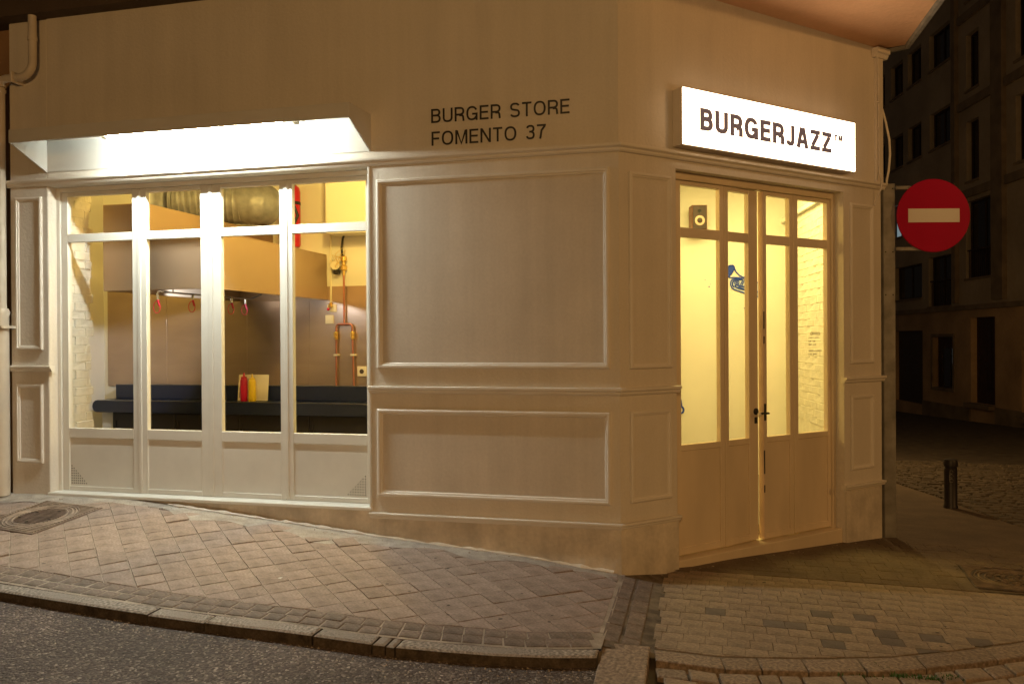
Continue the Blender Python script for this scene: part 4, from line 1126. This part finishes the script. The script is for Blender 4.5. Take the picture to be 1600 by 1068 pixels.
# menu card, bottles
mc = thing('menu_card', 'cream menu card leaning behind the sauce bottles on the counter', 'menu card', (-4.32, 2.40, .985))
CF = Frame((-4.30, 2.385, .987), (1, 0, 0), (0, -1, 0))
mb = MB(); mb.prism([CF(-.185, .02, 0), CF(.185, .02, 0), CF(.18, -.02, .285), CF(-.19, -.02, .285)], (0, .004, 0)); mb.build('card', M['card'], mc)
mb = MB()
for i in range(15):
    z = .05+i*.0135; u0 = -.125; k = -.02*(z/.285)*2+.02
    mb.box(CF, u0, u0+random.uniform(.06, .11), k+.0005, k+.0012, z, z+.003)
for i in range(9): mb.box(CF, -.168, -.158, .022-.04*(.04+i*.014)/.285, .0228-.04*(.04+i*.014)/.285, .035+i*.014, .044+i*.014)
mb.box(CF, .12, .165, -.004, -.0033, .16, .162); mb.build('printed_lines', M['print'], mc)
def bottle(x, y, m, label, hh):
    t = thing('squeeze_bottle', label, 'sauce bottle', (x, y, .986), 'sauce bottles on the counter')
    mb = MB(); mb.lathe((x, y, .986), [(.036, 0), (.040, .006), (.040, hh*.70), (.037, hh*.76), (.030, hh*.79)], 22); mb.build('body', M[m], t, smooth=True)
    mb = MB(); mb.lathe((x, y, .986+hh*.79), [(.031, 0), (.031, hh*.06), (.014, hh*.075), (.010, hh*.1), (.005, hh*.21)], 18); mb.build('nozzle_cap', M[m], t, smooth=True)
bottle(-4.345, 2.27, 'ketchup', 'red squeeze sauce bottle on the counter left of the yellow one', .315)
bottle(-4.245, 2.27, 'mustard', 'yellow squeeze sauce bottle on the counter beside the red one', .30)
# copper gas pipe
gp = thing('copper_gas_pipe', 'forked copper gas pipe with brass valves on the steel cladding', 'pipe', (-3.29, 2.56, 1.15))
yy = 2.555
mb = MB(); mb.tube([(-3.285, yy, 2.46), (-3.285, yy, 1.825)], .0115, 12); mb.build('main_pipe', M['copper'], gp, smooth=True)
fk = [Vector((-3.385, yy, 1.15)), Vector((-3.38, yy, 1.78))]+arc((-3.345, yy, 1.79), .035, 180, 90, 5)+arc((-3.225, yy, 1.79), .035, 90, 0, 5)+[Vector((-3.19, yy, 1.78)), Vector((-3.175, yy, 1.15))]
mb = MB(); mb.tube(fk, .0115, 12); mb.build('fork_pipe', M['copper'], gp, smooth=True)
for x in (-3.382, -3.187):
    mb = MB(); mb.lathe((x, yy, 1.655), [(.016, 0), (.022, .01), (.022, .03), (.017, .04), (.024, .05), (.024, .075), (.016, .09)], 10); mb.box(FW, x-.008, x+.008, yy-.05, yy-.02, 1.68, 1.735); mb.build('brass_valve', M['brass'], gp)
for x in (-3.383, -3.183):
    mb = MB(); mb.box(FW, x-.026, x+.032, yy-.018, yy+.033, 1.475, 1.497); mb.build('pipe_clip', M['ivory'], gp, bevel=.003)
gm = thing('gas_valve', 'pale gas valve with tangled wires on top of the copper pipe', 'valve', (-3.3, 2.55, 2.36))
mb = MB()
mb.lathe((-3.285, yy, 2.36), [(.016, 0), (.016, .05), (.035, .06), (.038, .10), (.02, .115), (.02, .15), (.034, .16), (.034, .2), (.018, .215)], 12); mb.build('body', M['brass'], gm, smooth=True)
mb = MB(); mb.lathe((-3.37, yy-.01, 2.47), [(.05, 0), (.05, .035)], 16, (0, -1, 0)); mb.build('dial', M['ivory'], gm)
mb = MB(); mb.box(FW, -3.395, -3.33, yy-.04, yy+.02, 2.375, 2.425); mb.build('coil', M['black'], gm, bevel=.006)
mb = MB()
random.seed(3)
for i in range(7):
    a = Vector((-3.37+random.uniform(-.03, .05), yy-.03, 2.42+random.uniform(0, .1)))
    mb.tube([a, a+Vector((random.uniform(-.08, .03), -.02, random.uniform(-.02, .09))), a+Vector((random.uniform(-.08, .12), -.01, random.uniform(.03, .16))), Vector((-3.29+random.uniform(-.02, .05), yy, 2.5+random.uniform(-.05, .15)))], .003, 5)
mb.build('wires', M['brass'], gm)
mb = MB(); mb.tube([(-3.30, yy, 2.57), (-3.305, yy-.01, 2.66), (-3.285, yy-.02, 2.76), (-3.245, yy-.03, 2.85), (-3.18, yy-.03, 2.905), (-3.10, yy-.03, 2.915)], [.013, .013, .013, .012, .010, .008], 8)
solo(mb, 'gas_hose', M['black'], 'dark curved hose rising from the gas valve', 'hose', (-3.30, yy, 2.57), smooth=True)
mb = MB(); mb.tube([(-3.455, 2.585, 3.48), (-3.455, 2.585, 2.05)], .011, 8); mb.box(FW, -3.47, -3.44, 2.57, 2.597, 2.5, 2.52); mb.box(FW, -3.47, -3.44, 2.57, 2.597, 3.0, 3.02)
solo(mb, 'white_conduit', M['ivory'], 'thin pale conduit running down the kitchen wall to the wall tap', 'conduit', (-3.455, 2.585, 2.05), smooth=True)
tp = thing('wall_tap', 'small brass tap with red knob on a plate below the conduit', 'tap', (-3.45, 2.58, 1.97))
mb = MB(); mb.box(FW, -3.50, -3.39, 2.578, 2.587, 1.96, 2.045); mb.build('plate', M['ivory'], tp, bevel=.003)
mb = MB(); mb.tube([(-3.45, 2.575, 2.03), (-3.45, 2.53, 2.02)], .02, 10); mb.tube([(-3.45, 2.575, 2.06), (-3.45, 2.55, 2.045)], .014, 8); mb.build('valve', M['brass'], tp)
mb = MB(); mb.lathe((-3.46, 2.53, 1.99), [(.016, 0), (.018, .01), (.012, .02)], 10, (0, -1, 0)); mb.build('knob', M['red'], tp)
sw = thing('light_switch', 'square ivory light switch on the steel cladding left of the copper pipe', 'switch', (-3.47, 2.58, 1.875))
mb = MB(); mb.box(FW, -3.522, -3.422, 2.574, 2.587, 1.828, 1.928); mb.build('plate', M['ivory'], sw, bevel=.004)
mb = MB(); mb.box(FW, -3.505, -3.439, 2.570, 2.5735, 1.845, 1.911); mb.build('rocker', M['ivory'], sw, bevel=.003)
sk = thing('power_socket', 'ivory power socket at the right end above the counter ledge', 'socket', (-3.09, 2.58, 1.3))
mb = MB(); mb.box(FW, -3.145, -3.035, 2.574, 2.587, 1.250, 1.360); mb.build('plate', M['ivory'], sk, bevel=.004)
mb = MB(); mb.lathe((-3.09, 2.5735, 1.305), [(.026, -.001), (.026, .0012)], 16, (0, -1, 0)); mb.build('socket_hole', M['print'], sk)

# entrance: loudspeaker, drawing
sp = thing('loudspeaker', 'brown wooden loudspeaker mounted high on the wall behind the door', 'loudspeaker', (.51, 3.75, 2.86))
SF = Frame((.515, 3.68, 2.865), (math.cos(R(14)), math.sin(R(14)), 0), (math.sin(R(14)), -math.cos(R(14)), 0))
mb = MB(); mb.box(SF, -.085, .085, -.15, .012, 0, .275); mb.build('cabinet', M['speakerbox'], sp, bevel=.004)
mb = MB(); mb.box(SF, -.078, .078, .0125, .02, .008, .267); mb.build('front_panel', M['speakerfront'], sp, bevel=.003)
mb = MB(); mb.lathe(SF(0, .0205, .10), [(.056, 0), (.056, .005), (.050, .007), (.030, .004)], 28, SF.o); mb.build('woofer', M['cone'], sp, smooth=True)
mb = MB(); mb.lathe(SF(0, .024, .10), [(.031, 0), (.026, .006), (.006, .009)], 16, SF.o); mb.build('dust_cap', M['speakerfront'], sp, smooth=True)
mb = MB(); mb.lathe(SF(0, .0205, .205), [(.022, 0), (.022, .003), (.012, .001), (.008, .004)], 18, SF.o); mb.build('tweeter', M['black'], sp, smooth=True)
mb = MB(); mb.box(SF, -.02, .02, -.28, -.151, .10, .16); mb.build('wall_bracket', M['black'], sp)
# blue trumpet drawing
tr = thing('trumpet_drawing', 'blue line drawing of a trumpet on the white wall behind the door', 'mural', (.95, 3.89, 2.15))
def wl_(x, z, o=.006): return Vector((x, 3.9-o, z))
def stroke(mb, pts, r=.0075): mb.tube([wl_(*p) for p in pts], r, 6)
mb = MB()
stroke(mb, [(.80, 2.40), (.815, 2.45), (.85, 2.475), (.885, 2.475), (.90, 2.455), (.895, 2.425), (.87, 2.38), (.835, 2.345), (.81, 2.35), (.80, 2.40)], .006)
stroke(mb, [(.90, 2.44), (.915, 2.40), (.95, 2.36), (1.0, 2.33), (1.05, 2.31), (1.12, 2.285), (1.2, 2.25)])
stroke(mb, [(.82, 2.343), (.86, 2.335), (.93, 2.333), (.99, 2.322)])
stroke(mb, [(.99, 2.322), (.93, 2.322), (.88, 2.315), (.858, 2.29), (.856, 2.25), (.872, 2.215), (.90, 2.195), (.97, 2.17), (1.05, 2.14), (1.14, 2.11), (1.2, 2.12), (1.22, 2.16)])
stroke(mb, [(.99, 2.31), (.93, 2.308), (.893, 2.30), (.876, 2.275), (.878, 2.245), (.895, 2.225)])
stroke(mb, [(1.16, 2.165), (1.05, 2.185), (.96, 2.205), (.915, 2.225), (.905, 2.24), (.92, 2.25), (.97, 2.235), (1.05, 2.215), (1.12, 2.2)])
stroke(mb, [(1.1, 2.175), (1.0, 2.20), (.94, 2.225)], .0085)
stroke(mb, [(.925+.024*math.cos(t), 2.275+.024*math.sin(t)) for t in [i*.45 for i in range(15)]], .005)
stroke(mb, [(.925+.009*math.cos(t), 2.275+.009*math.sin(t)) for t in [i*.7 for i in range(10)]], .005)
for k in range(3): stroke(mb, [(.99+.045*k, 2.30-.012*k), (.955+.045*k, 2.235-.012*k)], .005); stroke(mb, [(1.005+.045*k, 2.30-.012*k), (.975+.045*k, 2.235-.012*k)], .005)
for k in range(2): stroke(mb, [(1.02+.02*math.cos(t)+.06*k, 2.325+.024*math.sin(t)-.02*k) for t in [i*.6 for i in range(11)]], .005)
mb.build('outline', M['blue'], tr)
mb = MB(); mb.add([wl_(x, z, .003) for x, z in [(.80, 2.40), (.815, 2.45), (.85, 2.475), (.885, 2.475), (.90, 2.455), (.895, 2.425), (.87, 2.38), (.835, 2.345), (.81, 2.35)]], [tuple(range(9))]); mb.build('bell_fill', M['blue'], tr)
mb = MB(); mb.prism([wl_(x, z, .001) for x, z in [(.86, 2.325), (.99, 2.318), (1.06, 2.29), (1.16, 2.25), (1.16, 2.12), (1.04, 2.15), (.90, 2.20), (.865, 2.24)]], (0, -.001, 0)); mb.build('pale_fill', M['bluepale'], tr)
mb = MB(); mb.tube([wl_(.29+.035*math.cos(t), .82+.04*math.sin(t)) for t in [i*.42 for i in range(16)]], .011, 6); mb.tube([wl_(.305, .86), wl_(.295, .93), wl_(.27, 1.0)], .008, 6); mb.build('loop_stroke', M['blue'], tr)
mb = MB()
for x, z, r_ in ((.618, 2.235, .008), (.634, 2.265, .004), (.575, 2.315, .005), (1.005, 1.984, .006)): mb.lathe((x, 3.899, z), [(r_, 0), (r_, .003)], 8, (0, -1, 0))
mb.build('paint_dot', M['blue'], tr)

# ------------------------------------------------------------------ opposite building across the side street
ob = thing('opposite_building', 'dark unlit apartment building across the side street with rows of windows', 'building', (0, 0, 0))
cu = Vector((-.165, .9863, 0)); cn = Vector((.9863, .165, 0)); oc = Vector((.5909, -5.6187, 0))
ob.location = oc+cn*14.7+cu*30+Vector((0, 0, -1.6))
OF = Frame(oc+cn*14.7, cu, -cn)      # u along the street, o towards the street
U0, U1 = 16.0, 48.0
# rows of openings (u0,u1,z0,z1,kind)
ops = []
cols = [(32.27, 34.05), (34.83, 36.15), (36.68, 37.98), (38.7, 40.0), (40.7, 42.0), (42.7, 44.0)]
for s_, h_ in ((15.5, 1.45), (12.40, 1.47), (9.20, 1.45), (6.10, 1.45)):
    for c_ in cols: ops.append((c_[0], c_[1], s_, s_+h_, 'w'))
for c_ in ((30.1, 31.0), (26.6, 27.7), (22.5, 23.5), (19, 20)):
    for z0, z1 in ((14.0, 16.2), (10.70, 12.76), (7.35, 9.55)): ops.append((c_[0], c_[1], z0, z1, 'w'))
ops += [(32.24, 34.2, 2.86, 4.84, 'f'), (34.82, 37.65, 3.28, 4.72, 'w'), (39, 40.6, 3.28, 4.72, 'w'), (29.0, 31.07, 3.78, 6.6, 'f'), (25.2, 27.0, 3.78, 6.6, 'f'), (21, 23, 3.78, 6.6, 'f')]
ops += [(32.07, 33.82, -.40, 1.63, 'g'), (29.05, 30.74, -.78, 2.33, 'd'), (34.8, 37.68, -1.2, 1.9, 's'), (24.6, 27.40, -1.0, 1.2, 'd'), (39.5, 41.5, -.4, 1.6, 'w')]
us = sorted({U0, U1}|{o[0] for o in ops}|{o[1] for o in ops}); DEP = .28
def wall_cells(z0, z1, m):
    zs = sorted({z0, z1}|{min(max(z, z0), z1) for o in ops for z in (o[2], o[3])})
    mb = MB()
    for i in range(len(us)-1):
        run = None
        for j in range(len(zs)-1):
            cu_, cz = (us[i]+us[i+1])/2, (zs[j]+zs[j+1])/2
            hole = any(o[0] < cu_ < o[1] and o[2] < cz < o[3] for o in ops)
            if not hole: run = [zs[j], zs[j+1]] if run is None else [run[0], zs[j+1]]
            if (hole or j == len(zs)-2) and run: mb.box(OF, us[i], us[i+1], -DEP, 0, run[0], run[1]); run = None
    return mb
wall_cells(2.74, 19, 0).build('upper_wall', M['bldg'], ob)
wall_cells(-3.2, 2.74, 0).build('ground_floor_wall', M['bldglow'], ob)
mb = MB(); mb.box(OF, U0, U1, 0, .12, 2.62, 2.80); mb.build('string_course', M['bldgtrim'], ob)
mb = MB(); mb.box(OF, 16, 31.5, 0, .10, 6.75, 7.05); mb.box(OF, 16, 31.5, 0, .10, 10.05, 10.35); mb.box(OF, 16, 31.5, 0, .1, 13.3, 13.6); mb.build('balcony_band', M['bldgtrim'], ob)
for u in (28.27, 31.6, 24.0): mb = MB(); mb.box(OF, u, u+.28 if u != 28.27 else 29.0, 0, .16, 2.9, 18); mb.build('pier', M['bldgtrim'], ob)
mb = MB(); mb.box(OF, U0, 29.0, 0, .05, -3.2, -.82); mb.box(OF, 30.78, 34.75, 0, .05, -3.2, -1.0); mb.box(OF, 37.7, U1, 0, .05, -3.2, -1.2); mb.build('base_course', M['bldgtrim'], ob)
for (a, b_, z0, z1, kd) in ops:
    if kd in 'wf':
        f_ = MB(); t_ = .06; o0 = -DEP+.04; o1 = -DEP+.1
        f_.box(OF, a, a+t_, o0, o1, z0, z1); f_.box(OF, b_-t_, b_, o0, o1, z0, z1); f_.box(OF, a+t_, b_-t_, o0, o1, z0, z0+t_); f_.box(OF, a+t_, b_-t_, o0, o1, z1-t_, z1)
        mid = (a+b_)/2; f_.box(OF, mid-.03, mid+.03, o0, o1, z0+t_, z1-t_)
        wn = f_.build('window', M['darkwood'], ob)
        lit = (abs(z0-6.10) < .01 and (abs(a-36.68) < .01 or abs(a-32.27) < .01))
        mb = MB(); mb.add([OF(a, -DEP+.06, z0), OF(b_, -DEP+.06, z0), OF(b_, -DEP+.06, z1), OF(a, -DEP+.06, z1)], [(0, 1, 2, 3)]); mb.build('pane', M['litpane2'] if lit else M['darkpane'], wn)
        if kd == 'f':
            mb = MB(); mb.box(OF, a+.02, b_-.02, -.08, -.04, z0+1.0, z0+1.05); q = a+.1
            while q < b_-.05: mb.box(OF, q, q+.02, -.07, -.05, z0+.02, z0+1.0); q += .14
            mb.build('railing', M['darkwood'], wn)
        mb = MB(); mb.box(OF, a-.05, b_+.05, 0, .06, z0-.08, z0-.002); mb.build('sill', M['bldgtrim'], wn)
    elif kd == 'g':
        f_ = MB(); f_.molding(OF, a-.12, b_+.12, z0-.1, z1+.12, [(0, 0), (0, .05), (.12, .05), (.12, -.2)]); wn = f_.build('window', M['bldgtrim'], ob)
        mb = MB(); mb.box(OF, a, b_, -.26, -.2, z0, z1); mb.build('casement', M['darkwood'], wn)
        mb = MB(); mb.box(OF, a+.12, b_-.35, -.199, -.19, z0+.05, z1-.45); mb.build('pane', M['darkpane'], wn)
        for q in range(2):
            mb = MB(); mb.box(OF, a+.16, a+.52, -.189, -.185, .58+q*.32, .58+q*.32+.27); mb.build('lit_pane', M['litpane'], wn)
        mb = MB(); mb.box(OF, a+.62, a+.66, -.188, -.17, z0+.05, z1-.45); mb.build('glazing_bar', M['darkwood'], wn)
    elif kd == 'd':
        mb = MB(); mb.box(OF, a, b_, -.30, -.22, z0, z1); d_ = mb.build('door', M['darkwood'], ob)
        for q in range(2):
            for (zz0, zz1) in ((.15, .42), (.48, .92)):
                u0_ = a+.12+q*(b_-a)/2; u1_ = u0_+(b_-a)/2-.24; hh = z1-z0
                mb = MB(); mb.molding(OF, u0_, u1_, z0+hh*zz0, z0+hh*zz1, [(0, 0), (0, .02), (.06, .02), (.06, 0)], -.22); mb.build('door_panel', M['darkwood'], d_)
        mb = MB(); mb.box(OF, a-.05, b_+.05, .0, .25, z0-.15, z0-.002); mb.build('doorstep', M['bldgtrim'], d_)
    else:
        mb = MB(); q = z0
        sh = MB(); sh.box(OF, a, b_, -.27, -.2, z0, z1); sh = sh.build('garage_shutter', M['shutter'], ob)
        while q < z1-.02:
            mb.box(OF, a, b_, -.199, -.18, q, q+.09); q += .11
        mb.build('shutter_slats', M['shutter'], sh)['kind'] = 'stuff'
# ---- paper scraps
for x, y, s_, lab in ((-2.02, -1.06, .016, 'scrap of white paper on the red tiles near the border'),):
    mb = MB(); z = HL(x, y); mb.prism([(x-s_, y, z+.004), (x+s_*.6, y-s_*.6, z+.006), (x+s_, y+s_*.4, z+.012), (x-s_*.3, y+s_*.7, z+.008)], (0, 0, .0012)); solo(mb, 'paper_scrap', M['paper'], lab, 'litter', (x, y, z))

# ---- plaster bead and crumbs at the foot of the wall
random.seed(21)
mb = MB(); x = -3.6; pts = []; rad = []
while x < -.01:
    pts.append(Vector((x, -.016-.006*random.random(), HL(x, 0)+.004+.004*random.random()))); rad.append(max(.003, random.gauss(.010, .005))); x += random.uniform(.03, .08)
mb.tube(pts, rad, 6); mb.build('plaster_bead', M['trim'], B)
mb = MB()
for _ in range(70):
    t = random.random(); s_ = random.uniform(.003, .011)
    if random.random() < .5: p = Vector((random.uniform(-4.6, -.1), 0, 0)); p.y = -.03-abs(random.gauss(0, .06)); z = HL(p.x, p.y)+.004
    else: p = FB(random.uniform(.1, 2.9), .03+abs(random.gauss(0, .05)), 0); z = H(p.x, p.y)
    pts = [(p.x+s_*random.uniform(.6, 1.1)*math.cos(a), p.y+s_*random.uniform(.6, 1.1)*math.sin(a), z-.001) for a in (0, 1.3, 2.6, 3.9, 5.1)]
    mb.add(pts+[(p.x, p.y, z+s_*.7)], [(i, (i+1) % 5, 5) for i in range(5)])
mb.build('plaster_crumbs', M['mortar'], pave)['kind'] = 'stuff'
# ---- trodden chewing gum
mb = MB()
for _ in range(60):
    if random.random() < .5: x, y = random.uniform(-4.5, -.1), random.uniform(-1.35, -.3); z = HL(x, y)
    else: x, y = random.uniform(.35, 3.0), random.uniform(-1.0, 1.2); z = H(x, y); 
    if y < yB(x)+.05 and x > .3: continue
    s_ = random.uniform(.006, .015); n = 9; r_ = [s_*random.uniform(.75, 1.15) for _ in range(n)]
    mb.add([(x+r_[i]*math.cos(i*6.283/n), y+r_[i]*math.sin(i*6.283/n), z+.0012) for i in range(n)]+[(x, y, z+.0035)], [(i, (i+1) % n, n) for i in range(n)])
mb.build('chewing_gum', M['irondark'], pave)['kind'] = 'stuff'
